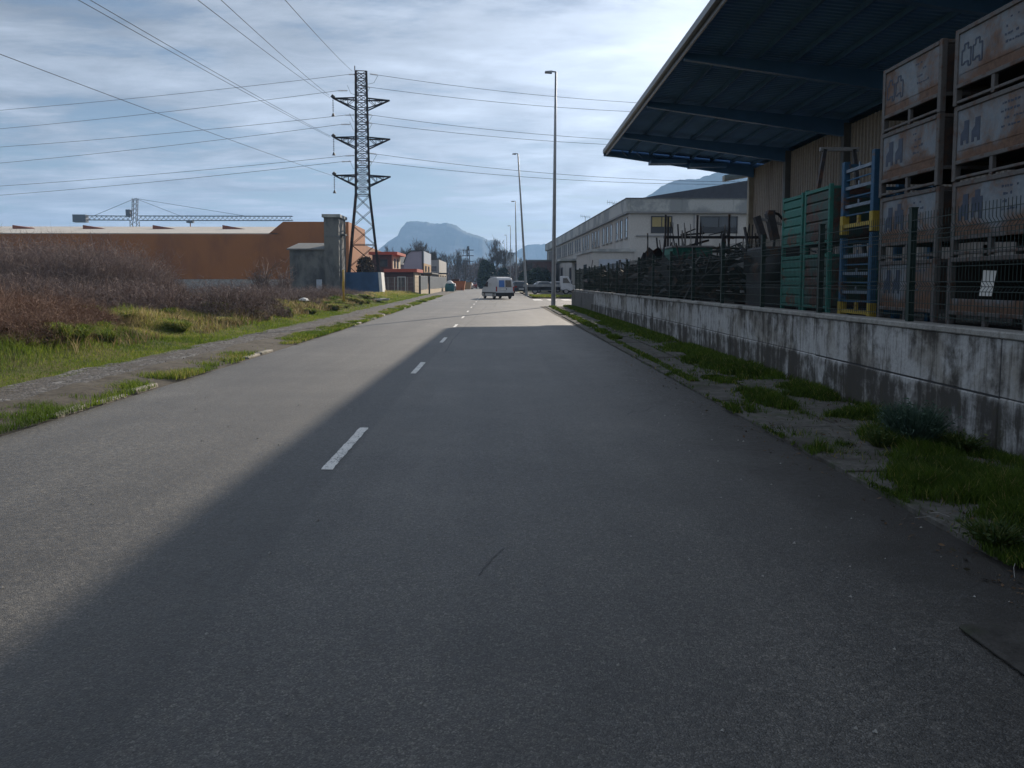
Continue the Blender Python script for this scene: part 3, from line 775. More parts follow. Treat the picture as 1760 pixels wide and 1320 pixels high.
# ================================================================== CRATES
def poly_plate(pts, x, th, mat, parent, name='stencil'):
    """flat print: points are (y, z) on the crate's road face"""
    b = MB(); b.prism([(x, a, c) for a, c in pts], (-th, 0, 0)); return b.build(name, mat, parent)
CL, CD, CH = 1.52, 1.15, 0.915
def crate_parts(t, front='plain', icon=0):
    fr = MB(); p = 0.075
    for yy in (0, CL-p):
        for xx in (0, CD-p): fr.box(xx, xx+p, yy, yy+p, 0.0, CH-0.005)
    fr.box(-0.006, 0.05, p, CL-p, 0.845, 0.90); fr.box(-0.004, 0.05, p, CL-p, 0.20, 0.25)
    fr.box(CD-0.05, CD, p, CL-p, 0.845, 0.90); fr.box(0.004, 0.05, p, CL-p, 0.02, 0.055)
    for yy in (0.0, CL-0.05): fr.box(p, CD-p, yy+0.004, yy+0.046, 0.85, 0.90); fr.box(p, CD-p, yy+0.004, yy+0.046, 0.20, 0.25)
    fr.build('frame', M['crate_frame'], t, bevel=0.006)
    MB().box(0.006, 0.05, CL/2-0.03, CL/2+0.03, 0.0, 0.20).build('leg', M['crate_frame'], t)
    MB().box(CD-0.05, CD-0.006, CL/2-0.03, CL/2+0.03, 0.0, 0.20).build('leg', M['crate_frame'], t)
    body = MB()
    if front == 'open':
        body.box(0.012, 0.03, p, CL-p, 0.25, 0.40)
    else:
        # pressed sheet: two shallow swages
        body.box(0.014, 0.03, p, CL-p, 0.25, 0.845)
        body.box(0.008, 0.0139, p+0.02, CL-p-0.02, 0.36, 0.375)
    body.build('side_panel', M['crate'], t)
    MB().box(CD-0.03, CD-0.012, p, CL-p, 0.25, 0.845).build('side_panel', M['crate'] if front != 'open' else M['crate_dark'], t)
    for yy in (0.012, CL-0.030): MB().box(p, CD-p, yy, yy+0.018, 0.25, 0.845).build('end_panel', M['crate_end'] if front != 'open' else M['crate_dark'], t)
    MB().box(0.03, CD-0.03, 0.03, CL-0.03, 0.252, 0.27).build('floor_panel', M['crate_dark'], t)
    if front == 'open': return
    jr = random.Random(len(bpy.data.objects)+5); y1 = CL-0.11-jr.uniform(0, .06); zz0 = .43+jr.uniform(-.02, .03); ks = jr.uniform(.92, 1.12)
    A = lambda dy, pts: [(y1-(dy+a)*ks, zz0+c*ks) for a, c in pts]
    SH = {0: [(0, .04), (0, .22), (.05, .22), (.05, .29), (.13, .29), (.13, .22), (.19, .22), (.19, 0), (.14, 0), (.14, .06), (.06, .06), (.06, .04)],
          1: [(0, 0), (0, .14), (.07, .20), (.07, .30), (.17, .30), (.17, 0), (.12, 0), (.12, .05), (.05, .05), (.05, 0)],
          2: [(0, .02), (0, .25), (.06, .25), (.06, .33), (.15, .33), (.15, .25), (.20, .25), (.20, 0), (.15, 0), (.15, .08), (.05, .08), (.05, .02)]}
    for dy, key in ((0.0, icon if icon != 2 else 1), (0.235, icon)):
        pts = A(dy, SH[key])
        if icon == 0:      # outlined emblem
            ol = MB()
            for p_, q_ in zip(pts, pts[1:]+pts[:1]): ol.bar((0.0118, p_[0], p_[1]), (0.0118, q_[0], q_[1]), 0.022, 0.004, (1, 0, 0))
            ol.build('stencil', M['stencil'], t)
        else: poly_plate(pts, 0.0138, 0.004, M['stencil'], t)
    rr = random.Random(len(bpy.data.objects))
    for q in range(4):   # worn, illegible stencilled lines
        yy = 0.66 - rr.uniform(0, .10); zz = 0.74 - 0.085*q; pr = MB()
        for w_ in range(rr.randint(3, 7)):
            wd = rr.uniform(.018, .05); hh = rr.uniform(.018, .032)
            if rr.random() < .75: pr.prism([(0.0138, yy, zz), (0.0138, yy, zz+hh), (0.0138, yy-wd, zz+hh*rr.uniform(.7, 1.1)), (0.0138, yy-wd*rr.uniform(.7, 1.1), zz+rr.uniform(-.004, .006))], (-.002, 0, 0))
            yy -= wd+rr.uniform(.006, .02)
        if pr.v: pr.build('lettering', M['stencil'], t)['kind'] = 'stuff'
CX = 5.62
lv = ['bottom', 'second', 'third', 'top']
stackA = [('open', 0, 'open fronted rusty crate with a white sheet inside, lowest of its stack'),
          ('plain', 2, 'grey crate with navy print just above the open crate with the paper sheet'),
          ('plain', 1, 'very rusty grey crate second from the top of the stack at the photo edge'),
          ('plain', 0, 'pale grey crate topmost of the stack at the photo edge')]
stackB = [('plain', 1, 'grey crate on the yard beside the blue rack, lowest of its stack'),
          ('plain', 2, 'grey crate second from the bottom of the stack next to the blue rack'),
          ('plain', 1, 'rust streaked grey crate second from the top of the stack next to the blue rack'),
          ('plain', 0, 'pale grey crate topmost of the stack next to the blue rack')]
for y0, st in ((8.0, stackA), (9.78, stackB)):
    for i, (fr_, ic, lab) in enumerate(st):
        t = empty('metal_crate', (CX + random.uniform(-.02, .02), y0 + random.uniform(-.012, .012), 1.0 + CH*i), lab, 'crate', -0.0085 + random.uniform(-.004, .004), 'stacked grey metal crates')
        crate_parts(t, fr_, ic)
b = MB(); b.add([(0, 0, 0), (0.004, -0.21, 0.02), (0.03, -0.235, 0.30), (0.02, -0.03, 0.29)], [(0,1,2,3)])
pp = MB().prism([(0, 0, 0), (0.004, -0.22, 0.0), (0.03, -0.25, 0.29), (0.02, -0.03, 0.30)], (0.003, 0, 0)).build('paper_sheet', M['paper'], None, (CX+0.055, 8.93, 1.44))
tag(pp, 'white paper sheet hanging inside the open rusty crate', 'paper')

# green and brown box pallets
def green_crate(t, L_, mat, hgt):
    fr = MB(); p = 0.07
    for yy in (0, L_-p):
        for xx in (0, 0.9-p): fr.box(xx, xx+p, yy, yy+p, 0, hgt)
    fr.box(-0.004, 0.05, p, L_-p, hgt-0.09, hgt-0.03); fr.box(-0.004, 0.05, p, L_-p, 0.14, 0.19)
    fr.box(0.852, 0.897, p-.01, L_-p+.01, hgt-0.09, hgt-0.03)
    for yy in (0.012, L_-0.055): fr.box(p-.01, 0.84, yy, yy+.04, hgt-0.085, hgt-0.035)
    fr.build('frame', M['green_crate'], t, bevel=0.006)
    n = 5; z0, z1 = 0.19, hgt-0.09
    for k in range(n):
        a = z0+(z1-z0)*k/n; c = z0+(z1-z0)*(k+1)/n
        b = MB(); b.prism([(0.03, p, a), (0.008, p, a+0.02), (0.008, p, c-0.035), (0.03, p, c-0.004), (0.045, p, c-0.004), (0.045, p, a)], (0, L_-2*p, 0))
        b.build('side_rib', mat, t)
    MB().box(0.85, 0.88, p, L_-p, z0, z1).build('back_panel', mat, t)
    for yy in (0.01, L_-0.03): MB().box(p, 0.83, yy, yy+0.02, z0, z1).build('end_panel', mat, t)
    MB().box(0.05, 0.84, 0.04, L_-0.04, 0.15, 0.18).build('floor_panel', M['crate_dark'], t)
G = [(14.22, 0, 'green_crate', 'bright green ribbed crate, lower of the pair left of the brown crates'),
     (14.22, 1, 'green_crate', 'bright green ribbed crate, upper of the pair left of the brown crates'),
     (13.05, 0, 'brown_crate', 'brown sided crate in a green frame, lower of the pair beside the blue rack'),
     (13.05, 1, 'brown_crate', 'brown and green mottled crate, upper of the pair beside the blue rack')]
for y0, lvl, mt, lab in G:
    t = empty('box_pallet', (5.66, y0, 1.0+1.13*lvl), lab, 'crate', -0.0085, 'green framed box pallets')
    green_crate(t, 1.02 if y0 > 14 else 1.1, M[mt], 1.12 + (0.0 if y0 > 14 else 0.02*lvl))

# blue stacking racks
def blue_rack(t, Hh, foot):
    W_ = 1.12
    for yy, tall in ((0, 0.0), (W_-0.10, -0.04)):
        p = MB().box(0, 0.10, yy, yy+0.10, foot, Hh+tall).build('post', M['blue_rack'], t, bevel=0.006)
        MB().box(-0.003, 0.103, yy-0.003, yy+0.103, 0.0, foot).build('yellow_foot', M['yellow'], p)
        MB().box(0.9, 1.0, yy, yy+0.10, 0.0, Hh+tall-0.02).build('post', M['blue_rack'], t)
    MB().box(0.01, 0.07, 0.10, W_-0.10, 0.10, 0.16).build('yellow_rail', M['yellow'], t)
    MB().box(0.03, 0.07, W_/2-0.03, W_/2+0.03, 0.16, 0.28).build('stub', M['yellow'], t)
    z = 0.30; k = 0
    while z < Hh-0.06:
        thick = 0.05 if k % 2 else 0.022
        MB().bar((0.05, 0.10, z), (0.05, W_-0.10, z+random.uniform(-0.01, 0.01)), thick).build('rung', M['rack_rung'] if k % 2 else M['blue_rack'], t)
        if k % 2: MB().box(0.03, 0.05, W_/2-0.02, W_/2+0.02, z, z+0.09).build('hook', M['rack_rung'], t)
        z += 0.145; k += 1
    for z in (0.12, Hh*0.5, Hh-0.12):
        for yy in (0.03, W_-0.07): MB().box(0.10, 0.90, yy, yy+0.04, z, z+0.05).build('side_rail', M['blue_rack'], t)
t = empty('stacking_rack', (5.70, 11.62, 1.0), 'blue steel stacking rack with yellow feet, lower of two behind the fence', 'rack', -0.0085, 'blue stacking racks')
blue_rack(t, 1.36, 0.28)
t = empty('stacking_rack', (5.70, 11.62, 2.38), 'blue steel stacking rack standing on top of another, beside the grey crates', 'rack', -0.0085, 'blue stacking racks')
blue_rack(t, 1.22, 0.30)
# steel trestle behind
a = at(1432, 247, 14.6); b2 = at(1502, 246, 14.6)
t = empty('steel_trestle', (a.x, a.y+0.6, 1.0), 'steel trestle with a level top bar and slanted leg behind the blue rack', 'trestle')
zt = a.z-1.0; w_ = b2.x-a.x
MB().bar((0, 0, zt), (w_, 0, zt), 0.07).build('top_bar', M['scrap_pale'], t)
MB().bar((0.10, 0, zt), (-0.35, 0, 0), 0.07).build('leg', M['scrap'], t)
MB().bar((w_-0.10, 0, zt), (w_+0.35, 0, 0), 0.07).build('leg', M['scrap'], t)

# scrap machine arms left of the green crates
o = gnd(1316, 520, 1.0)
t = empty('scrap_machine', (6.35, 16.6, 1.0), 'dark scrapped machine with raised hooked arms left of the green crates', 'machine')
def q(px, py): 
    p = at(px, py, 16.6); return Vector((p.x-6.35, 0, p.z-1.0))
MB().bar(q(1300, 372), q(1313, 412), 0.16, 0.12).build('arm', M['scrap'], t)
MB().bar(q(1322, 366), q(1332, 412), 0.22, 0.14).build('arm', M['scrap'], t)
MB().box(q(1318, 372).x, q(1330, 372).x, -0.1, 0.1, q(1318, 375).z, q(1318, 362).z).build('head', M['scrap'], t)
MB().tube([q(1326, 365), q(1338, 368), q(1346, 378), q(1350, 392)], 0.03, 8).build('hose', M['black_plastic'], t, smooth=True)
MB().bar(q(1301, 374), q(1345, 386), 0.05).build('strut', M['scrap_pale'], t)
MB().box(-0.75, 0.10, -0.5, 0.6, 0.0, 1.35).build('body', M['scrap'], t, bevel=0.05)
MB().tube([(-0.5, -0.55, 0.9), (-0.5, 0.65, 0.9)], 0.28, 12).build('drum', M['scrap'], t, smooth=True)

# heap of scrap: a mass of bars and plates
def scrap_mesh(n, x0, x1, y0, y1, htop, seed, spike=0.5):
    r = random.Random(seed); b = MB()
    for k in range(n):
        yv = r.uniform(y0, y1); xv = r.uniform(x0, x1); hh = htop(xv, yv)
        z = r.uniform(0.0, 1.0)**0.7*hh
        t_ = r.random()
        d = Vector((r.uniform(-1, 1), r.uniform(-1, 1), r.uniform(-0.5, 0.9))).normalized()
        L_ = r.uniform(0.3, 1.3); p = Vector((xv, yv, z))
        if t_ < 0.55: b.bar(p-d*L_/2, p+d*L_/2, r.uniform(0.02, 0.09))
        elif t_ < 0.82:
            e = d.cross(Vector((r.uniform(-1, 1), r.uniform(-1, 1), r.uniform(-1, 1)))).normalized()
            b.bar(p-d*L_*0.35, p+d*L_*0.35, r.uniform(0.2, 0.6), 0.02, e)
        else:
            c = []
            e = d.cross(Vector((0.3, 0.2, 0.9))).normalized(); rr = r.uniform(0.15, 0.4)
            a0 = r.uniform(0, 6)
            for q_ in range(7): c.append(p + d*rr*math.cos(a0+q_*0.6) + e*rr*math.sin(a0+q_*0.6))
            b.tube(c, r.uniform(0.015, 0.035), 5)
        if r.random() < spike*0.15:
            b.bar(p, p+Vector((r.uniform(-.15, .15), r.uniform(-.15, .15), r.uniform(0.5, 1.0))), r.uniform(0.02, 0.05))
    return b
def htop(x, y):
    return 0.75 + 0.55*float(hash_noise(x, y, 0.35, 8)) + (0.35 if 20 < y < 31 else 0.0)
s_ = scrap_mesh(1500, 5.3, 8.6, 16.8, 47.0, htop, 5).build('scrap_heap', M['scrap'], None, (0, 0, 1.0))
tag(s_, 'long dark heap of scrap iron behind the mesh fence', 'scrap heap', kind='stuff')
s2 = scrap_mesh(70, 5.4, 8.2, 17, 45, htop, 9).build('scrap_pieces', M['scrap_pale'], None, (0, 0, 1.0))
tag(s2, 'paler bent bars and plates lying through the scrap heap', 'scrap', kind='stuff')
MB().box(-0.05, 0.05, -0.05, 0.05, 0, 0.4)
# bent pale bar leaning on the heap
t = MB().tube([at(1194, 478, 23), at(1196, 450, 23), at(1204, 440, 23), at(1212, 446, 23), at(1206, 462, 23), at(1198, 476, 23)], 0.02, 6).build('bent_bar', M['scrap_pale'])
tag(t, 'pale bent bar looped upright in front of the scrap heap', 'bar')

# green skip and steel bar rack
t = empty('scrap_skip', (6.9, 30.0, 1.0), 'green steel skip with a pale rim standing among the scrap', 'skip')
b = MB(); Lx, Ly, Hs = 1.55, 2.6, 1.95
for (x0, x1, y0, y1) in ((0, Lx, 0, .06), (0, Lx, Ly-.06, Ly), (0, .06, .06, Ly-.06), (Lx-.06, Lx, .06, Ly-.06)): b.box(x0, x1, y0, y1, 0.0, Hs)
b.build('body', M['skip_green'], t)
for k in range(6): MB().box(0.12+k*0.25, 0.18+k*0.25, -0.05, -0.002, 0.1, Hs-0.1).build('rib', M['skip_green'], t)
b = MB(); b.box(-0.05, Lx+.05, -0.06, 0.02, Hs+.003, Hs+0.07); b.box(-0.05, 0.03, 0.02, Ly, Hs+.003, Hs+0.07); b.build('rim', M['scrap_pale'], t)
t = empty('bar_rack', (7.7, 35.0, 1.0), 'tall steel storage rack crowded with upright bars in front of the white building', 'rack')
Wr = 4.3
for xx in (0, 0.12, 1.45, 2.9, Wr):
    MB().box(xx-0.04, xx+0.04, -0.05, 0.05, 0, 3.65+random.uniform(-.1, .1)).build('upright', M['scrap'], t)
for z in (2.0, 2.64):
    MB().box(-0.05, Wr+0.05, 0.06, 0.16, z-0.06, z+0.06).build('beam', M['scrap'], t)
rb = random.Random(4)
for k in range(44):
    xx = rb.uniform(0.1, Wr-0.1); z0 = rb.choice((1.2, 2.0, 2.0)); h_ = rb.uniform(0.6, 1.35); ln = rb.uniform(-.12, .12)
    MB().bar((xx, rb.uniform(-.3, .6), z0), (xx+ln, rb.uniform(-.3, .6), z0+h_), rb.uniform(0.025, 0.06)).build('steel_bar', M['scrap_pale'] if rb.random() < 0.3 else M['scrap'], t)
for k in range(14):
    xx = rb.uniform(0.1, Wr-1.2); z0 = rb.choice((2.1, 2.75, 2.2))
    MB().bar((xx, rb.uniform(0, .5), z0), (xx+rb.uniform(.6, 1.3), rb.uniform(0, .5), z0+rb.uniform(-.3, .35)), rb.uniform(0.04, 0.11)).build('steel_bar', M['scrap'], t)

# ================================================================== WHITE WORKSHOP BUILDING
dv = Vector((8.9-10.4, 134-60.0, 0)); ang = math.atan2(dv.y, dv.x); Lb = dv.length
KB = 1.7     # its real distance: well beyond the side street
WB = empty('workshop_building', (10.4*KB, 60.0*KB, CAMZ*(1-KB)), 'long white two storey workshop with a weathered fascia beyond the fence', 'building', ang)
WB.scale = (KB, KB, KB)
DB = 32.0
MB().box(0, Lb, -DB, 0, -0.05, 7.02).build('wall', M['white_render'], WB)
def fascia_run(a, b_, n, side):
    for k in range(n):
        u0 = a+(b_-a)*k/n+0.01; u1 = a+(b_-a)*(k+1)/n-0.01
        q_ = MB()
        if side == 0: q_.box(u0, u1, 0.004, 0.32, 7.05, 8.0)
        else: q_.box(-0.32, -0.004, -u1, -u0, 7.05, 8.0)
        q_.build('fascia_panel', M['fascia'], WB)
fascia_run(-0.32, Lb, 17, 0); fascia_run(0.0, DB, 8, 1)
MB().box(-0.36, Lb, -0.0, 0.36, 8.003, 8.09).build('coping', M['roof_slate'], WB)
MB().box(-0.36, -0.0, -DB, -0.003, 8.003, 8.09).build('coping', M['roof_slate'], WB)
MB().box(-0.30, -0.003, -DB, 0.30, 6.93, 7.045).build('band', M['frame_grey'], WB)
MB().box(0.0, Lb, 0.003, 0.30, 6.93, 7.045).build('band', M['frame_grey'], WB)
b = MB(); b.prism([(0.0, -0.2, 8.0), (0.0, -16, 10.6), (0.0, -DB+0.2, 8.0), (0, -DB+.2, 7.03), (0, -0.2, 7.03)], (Lb, 0, 0)); b.build('roof', M['dark_roof'], WB)
wfr = MB()
for (x0, x1, z0, z1) in ((-0.56, -0.47, 0, 1.6), (0.47, 0.56, 0, 1.6)): wfr.box(x0, x1, -0.02, 0.05, z0, z1)
wfr.box(-0.47, 0.47, -0.02, 0.05, 0, 0.08); wfr.box(-0.47, 0.47, -0.02, 0.05, 1.52, 1.6); wfr.box(-0.47, 0.47, -0.01, 0.03, 0.5, 0.55)
wfm = wfr.mesh('frame'); pnm = MB().box(-0.47, 0.47, -0.03, 0.006, 0.08, 1.52).mesh('pane'); sil = MB().box(-0.62, 0.62, 0.002, 0.12, -0.08, -0.01).mesh('sill')
s = 1.3; k = 0
def window(parent, x, y, z, rz=0.0, sc=1.0, nm='window'):
    w_ = link(nm, wfm, M['frame_grey'], parent, (x, y, z), (0, 0, rz)); w_.scale = (sc, 1, 1)
    link('pane', pnm, M['glass'], w_); link('sill', sil, M['coping'], w_)
    return w_
while s < Lb-1.5:
    window(WB, s, 0.003, 5.1); k += 1
    s += 2.05 if k % 3 else 3.0
# ground floor openings on the street face
for (s0, s1, z1, mt) in ((12.5, 14.0, 3.4, 'glass'), (17, 20, 3.6, 'frame_dark'), (24, 26, 3.6, 'glass'), (30, 34, 3.8, 'frame_dark'), (38, 40, 3.4, 'glass'), (48, 51, 3.6, 'frame_dark'), (60, 62, 3.4, 'glass')):
    d_ = MB().box(s0, s1, -0.1, 0.012, 0.05, z1).build('door', M[mt], WB)
    f_ = MB(); f_.prism([(s0-.12, 0.002, 0), (s0-.12, 0.002, z1+.1), (s1+.12, 0.002, z1+.1), (s1+.12, 0.002, 0), (s1+.002, 0.002, 0), (s1+.002, 0.002, z1+.002), (s0-.002, 0.002, z1+.002), (s0-.002, 0.002, 0)], (0, .06, 0)); f_.build('frame', M['frame_grey'], d_)
MB().box(28.5, 37, 0.01, 2.4, 4.05, 4.3).build('door_canopy', M['fascia'], WB)
MB().box(10.2, Lb, 0.003, 0.10, 4.35, 4.48).build('ledge', M['frame_grey'], WB)
# end face: windows (local x = 0 plane, facing the camera)
for (a0, a1, z0, z1, mt) in ((1.75, 3.25, 5.9, 6.72, 'yellow_blind'), (5.6, 8.4, 5.9, 6.72, 'glass'), (10.4, 12.0, 5.9, 6.72, 'glass')):
    w_ = MB(); w_.box(-0.06, 0.02, -a0, -a0+0.08, z0-0.5, z1); w_.box(-0.06, 0.02, -a1-0.08, -a1, z0-0.5, z1); w_.box(-0.06, 0.02, -a1, -a0, z1-.08, z1-.001)
    w_.box(-0.06, 0.02, -a1, -a0, z0-.08, z0); w_.box(-0.06, 0.02, -(a0+a1)/2-0.03, -(a0+a1)/2+0.03, z0, z1-.08)
    wo = w_.build('window', M['frame_dark'], WB)
    MB().box(-0.02, 0.01, -a1, -a0, z0, z1-.08).build('pane', M[mt], wo)
    MB().box(-0.03, 0.015, -a1, -a0, z0-.5, z0-.08).build('panel', M['frame_dark'], wo)
MB().box(-0.10, -0.003, -3.4, -0.5, 5.15, 5.25).build('ledge', M['frame_grey'], WB)
MB().box(-0.04, -0.003, -5.1, -5.0, 5.3, 6.9).build('downpipe', M['frame_grey'], WB)
# TV aerials on the roof
for (s_0, yy, hh) in ((11.0, -0.6, 0.85), (30.5, -0.7, 1.25)):
    ae = MB(); ae.bar((s_0, yy, 8.0), (s_0, yy, 8.0+hh), 0.04); ae.bar((s_0-0.2, yy-.55, 8.0+hh-.1), (s_0+0.2, yy+0.55, 8.0+hh+.08), 0.03)
    for q_ in range(6): ae.bar((s_0-.2+q_*.08, yy-.5+q_*.2, 8.0+hh-.28+q_*.035), (s_0-.2+q_*.08, yy-.5+q_*.2, 8.0+hh+.10+q_*.035), 0.018)
    ae.build('aerial', M['frame_dark'], WB)
# low annex in front
AN = empty('annex', (7.2*KB, 57.2*KB, CAMZ*(1-KB)), 'low white annex with a pale blue shutter in front of the workshop corner', 'building', ang-R(90))
AN.scale = (KB, KB, KB)
MB().box(0, 3.1, 0, 9.6, -0.05, 3.85).build('wall', M['white_render'], AN)
MB().box(-0.12, 3.22, -0.15, 9.7, 3.853, 4.06).build('roof_edge', M['fascia'], AN)
sh = MB().box(0.45, 2.75, -0.05, -0.003, 0.4, 3.3).build('shutter', M['shutter'], AN)
for k in range(8): MB().box(0.45, 2.75, -0.062, -0.052, 0.45+k*0.36, 0.72+k*0.36).build('slat', M['shutter'], sh)
MB().box(-0.02, 0.0, 3.2, 5.0, 2.1, 3.0).build('window', M['glass'], AN)

# ================================================================== STREET LAMPS
def lamp(base, Hh, lean, label, arm=0.9):
    t = empty('street_lamp', base, label, 'street lamp', group='lamp posts along the right side of the road')
    top = Vector((lean[0], lean[1], Hh))
    pts = [Vector((0, 0, 0.0)), Vector((0, 0, 0.02)), top*0.3, top*0.65, top]
    MB().tube(pts, [0.15, 0.15, 0.125, 0.095, 0.065], 12).build('pole', M['lamp_metal'], t, smooth=True)
    MB().box(-0.22, 0.22, -0.22, 0.22, -0.02, 0.03).build('base_plate', M['lamp_metal'], t)
    MB().box(-0.075, 0.075, -0.165, -0.13, 0.6, 1.1).build('hatch', M['lamp_metal'], t)
    MB().bar(top, top+Vector((-arm*0.4, 0, 0.03)), 0.08).build('arm', M['lamp_metal'], t)
    hd = MB(); hd.prism([top+Vector((-arm*0.35, -0.16, 0.06)), top+Vector((-arm, -0.13, 0.03)), top+Vector((-arm, -0.13, -0.06)), top+Vector((-arm*0.35, -0.16, -0.10))], (0, 0.32, 0))
    hd.build('lamp_head', M['lamp_metal'], t, bevel=0.02)
    return t
L1 = gnd(951, 527); lamp((L1.x, L1.y, 0.05), at(952, 125, L1.y).z, (0.10, 0), 'tallest grey street lamp standing at the end of the low concrete wall', 0.7)
lamp((at(905, 500, 84).x, 84, 0.10), at(890, 266, 84).z, (-0.95, 0), 'leaning street lamp on the grassy corner beside the white van', 0.6)
lamp((at(888, 490, 128).x, 128, 0), at(885, 346, 128).z, (-0.2, 0), 'straight street lamp right behind the van roof', 0.7)
for (px, Y, py, lab) in ((877.5, 183, 388, 'far street lamp, second of the row beyond the van'), (871, 222, 404, 'distant street lamp at the end of the row by the dark evergreens'), (867, 265, 418, 'farthest small street lamp in front of the mountain')):
    lamp((at(px, 480, Y).x, Y, 0), at(px, py, Y).z, (0, 0), lab, 0.7)

# ================================================================== PYLON
PX, PY = at(626, 500, 92).x, 92.0
PYL = empty('electricity_pylon', (PX, PY, 0), 'tall rusty lattice electricity pylon with three pairs of cross arms', 'pylon', R(9))
HT = at(612, 124, 92).z
def hw(z):
    if z < 11.8: return 2.0 + (0.80-2.0)*z/11.8
    return 0.80 + (0.60-0.80)*(z-11.8)/(HT-11.8)
cor = [(-1, -1), (1, -1), (1, 1), (-1, 1)]
def cp(c, z): return Vector((c[0]*hw(z), c[1]*hw(z), z))
for c in cor:
    b = MB(); b.bar(cp(c, 0), cp(c, 11.8), 0.28, 0.28); b.bar(cp(c, 11.8), cp(c, HT), 0.25, 0.25); b.build('leg', M['pylon'], PYL)
levels = [0, 3.4, 6.0, 8.2, 10.1, 11.8] + [11.8+(HT-11.8)*k/17 for k in range(1, 18)]
for i, (z0, z1) in enumerate(zip(levels[:-1], levels[1:])):
    for k in range(4):
        c0, c1 = cor[k], cor[(k+1) % 4]
        b = MB(); w_ = 0.13 if z0 < 11 else 0.115
        b.bar(cp(c0, z0), cp(c1, z1), w_, 0.05); b.bar(cp(c1, z0), cp(c0, z1), w_, 0.05)
        b.build('cross_brace', M['pylon'], PYL)
for z in [6.0]+levels[5:]:
    b = MB()
    for k in range(4): b.bar(cp(cor[k], z), cp(cor[(k+1) % 4], z), 0.085, 0.08)
    b.build('ring_beam', M['pylon'], PYL)
ARMS = [at(565, 171, 92).z, at(570, 238, 92).z, at(574, 303, 92).z]
tips = []
def insulator(par, p, d, L_, nm='insulator'):
    p = Vector(p); d = Vector(d).normalized()
    b = MB(); b.tube([p, p+d*L_], 0.025, 6)
    for k in range(7):
        q_ = p + d*(L_*(0.15+0.7*k/6)); b.tube([q_-d*0.03, q_, q_+d*0.03], [0.05, 0.12, 0.05], 8)
    return b.build(nm, M['insul'], par)
for zi, z in enumerate(ARMS):
    for sx in (-1, 1):
        L_ = 3.25
        b = MB(); tip = Vector((sx*L_, 0, z+0.03))
        for sy in (-1, 1):
            a0 = Vector((sx*hw(z), sy*hw(z), z+0.05)); a1 = Vector((sx*hw(z-1.5), sy*hw(z-1.1), z-1.10))
            b.bar(a0, tip, 0.14); b.bar(a1, tip, 0.13)
            for f in (0.35, 0.65):
                b.bar(a0.lerp(tip, f), a1.lerp(tip, f), 0.07); b.bar(a0.lerp(tip, f-0.3), a1.lerp(tip, f), 0.06)
        b.build('cross_arm', M['pylon'], PYL)
        if sx < 0:
            insulator(PYL, tip, (0, 0, -1), 1.7)
            MB().tube([tip+Vector((0, 0, -1.7)), tip+Vector((0, 0, -2.05))], [0.06, 0.20], 8).build('weight', M['insul'], PYL)
            MB().tube([tip+Vector((-.15, 0, .3)), tip+Vector((0.15, 0, 0.05))], 0.20, 8).build('clamp', M['insul'], PYL)
            tips.append(Vector((PX, PY, 0)) + Matrix.Rotation(R(9), 3, 'Z') @ tip)
MB().bar((-0.7, -0.7, HT), (-0.7, -0.7, HT+0.5), 0.10).build('peak', M['pylon'], PYL)
# enclosure round the pylon's feet
EN = empty('pylon_enclosure', (PX, PY-0.1, 0), 'battered blue painted wall round the foot of the pylon with a white end', 'wall', R(4))
zb = 2.75
def battered(x0, x1, y0, y1, t0, th, ext_y): pass
b = MB(); b.prism([(-3.25, -2.5, -0.05), (2.05, -2.5, -0.05), (1.85, -2.3, zb), (-3.1, -2.3, zb)], (0, 0.25, 0)); b.build('front_panel', M['blue_paint'], EN)
b = MB(); b.prism([(2.058, -2.52, -0.05), (2.058, 2.3, -0.05), (1.858, 2.1, zb), (1.858, -2.32, zb)], (0.35, 0, 0)); b.build('side_panel', M['white_paint'], EN)
b = MB(); b.prism([(-3.26, -2.5, -0.05), (-3.26, 2.3, -0.05), (-3.11, 2.1, zb), (-3.11, -2.3, zb)], (-0.2, 0, 0)); b.build('side_panel', M['grey_render'], EN)
b = MB(); b.prism([(-3.25, 2.3, -0.05), (2.05, 2.3, -0.05), (1.85, 2.1, zb), (-3.1, 2.1, zb)], (0, 0.2, 0)); b.build('back_panel', M['grey_render'], EN)
MB().box(1.7, 2.9, -2.9, 2.4, -0.05, 0.10).build('footing', M['coping'], EN)

# power lines -------------------------------------------------------------
def wire(p, q_, sag, r, label, n=26):
    p, q_ = Vector(p), Vector(q_); pts = []
    for i in range(n+1):
        f = i/n; v = p.lerp(q_, f); v.z -= 4*sag*f*(1-f); pts.append(v)
    o = MB().tube(pts, r, 5, False).build('power_line', M['cable'], None)
    return tag(o, label, 'power line', 'overhead power lines')
def wire_px(x0, y0, Y0, x1, y1, Y1, sag, r, label):
    wire(at(x0, y0, Y0), at(x1, y1, Y1), sag, r, label)
lefts = [(598, 128, 190), (580, 156, 222), (592, 198, 253), (585, 214, 281), (592, 268, 320), (586, 278, 336)]
nmz = ['uppermost', 'second', 'third', 'fourth', 'fifth', 'lowest']
for i, (x0, y0, yl) in enumerate(lefts):
    slope = (yl-y0)/x0
    wire_px(x0, y0, 92, -420, yl+slope*380-14, 112, 0.75, 0.024, f'{nmz[i]} of the six thin cables running left from the pylon body')
    p = at(x0, y0, 92)
    lp = p - Vector((PX, PY, 0)); lp = Matrix.Rotation(R(-9), 3, 'Z') @ lp
    insulator(PYL, lp, (1, 0.1, 0.08), 1.2)
rights = [(650, 129, 158), (636, 150, 173), (640, 198, 223), (640, 212, 231), (648, 265, 289), (640, 278, 295)]
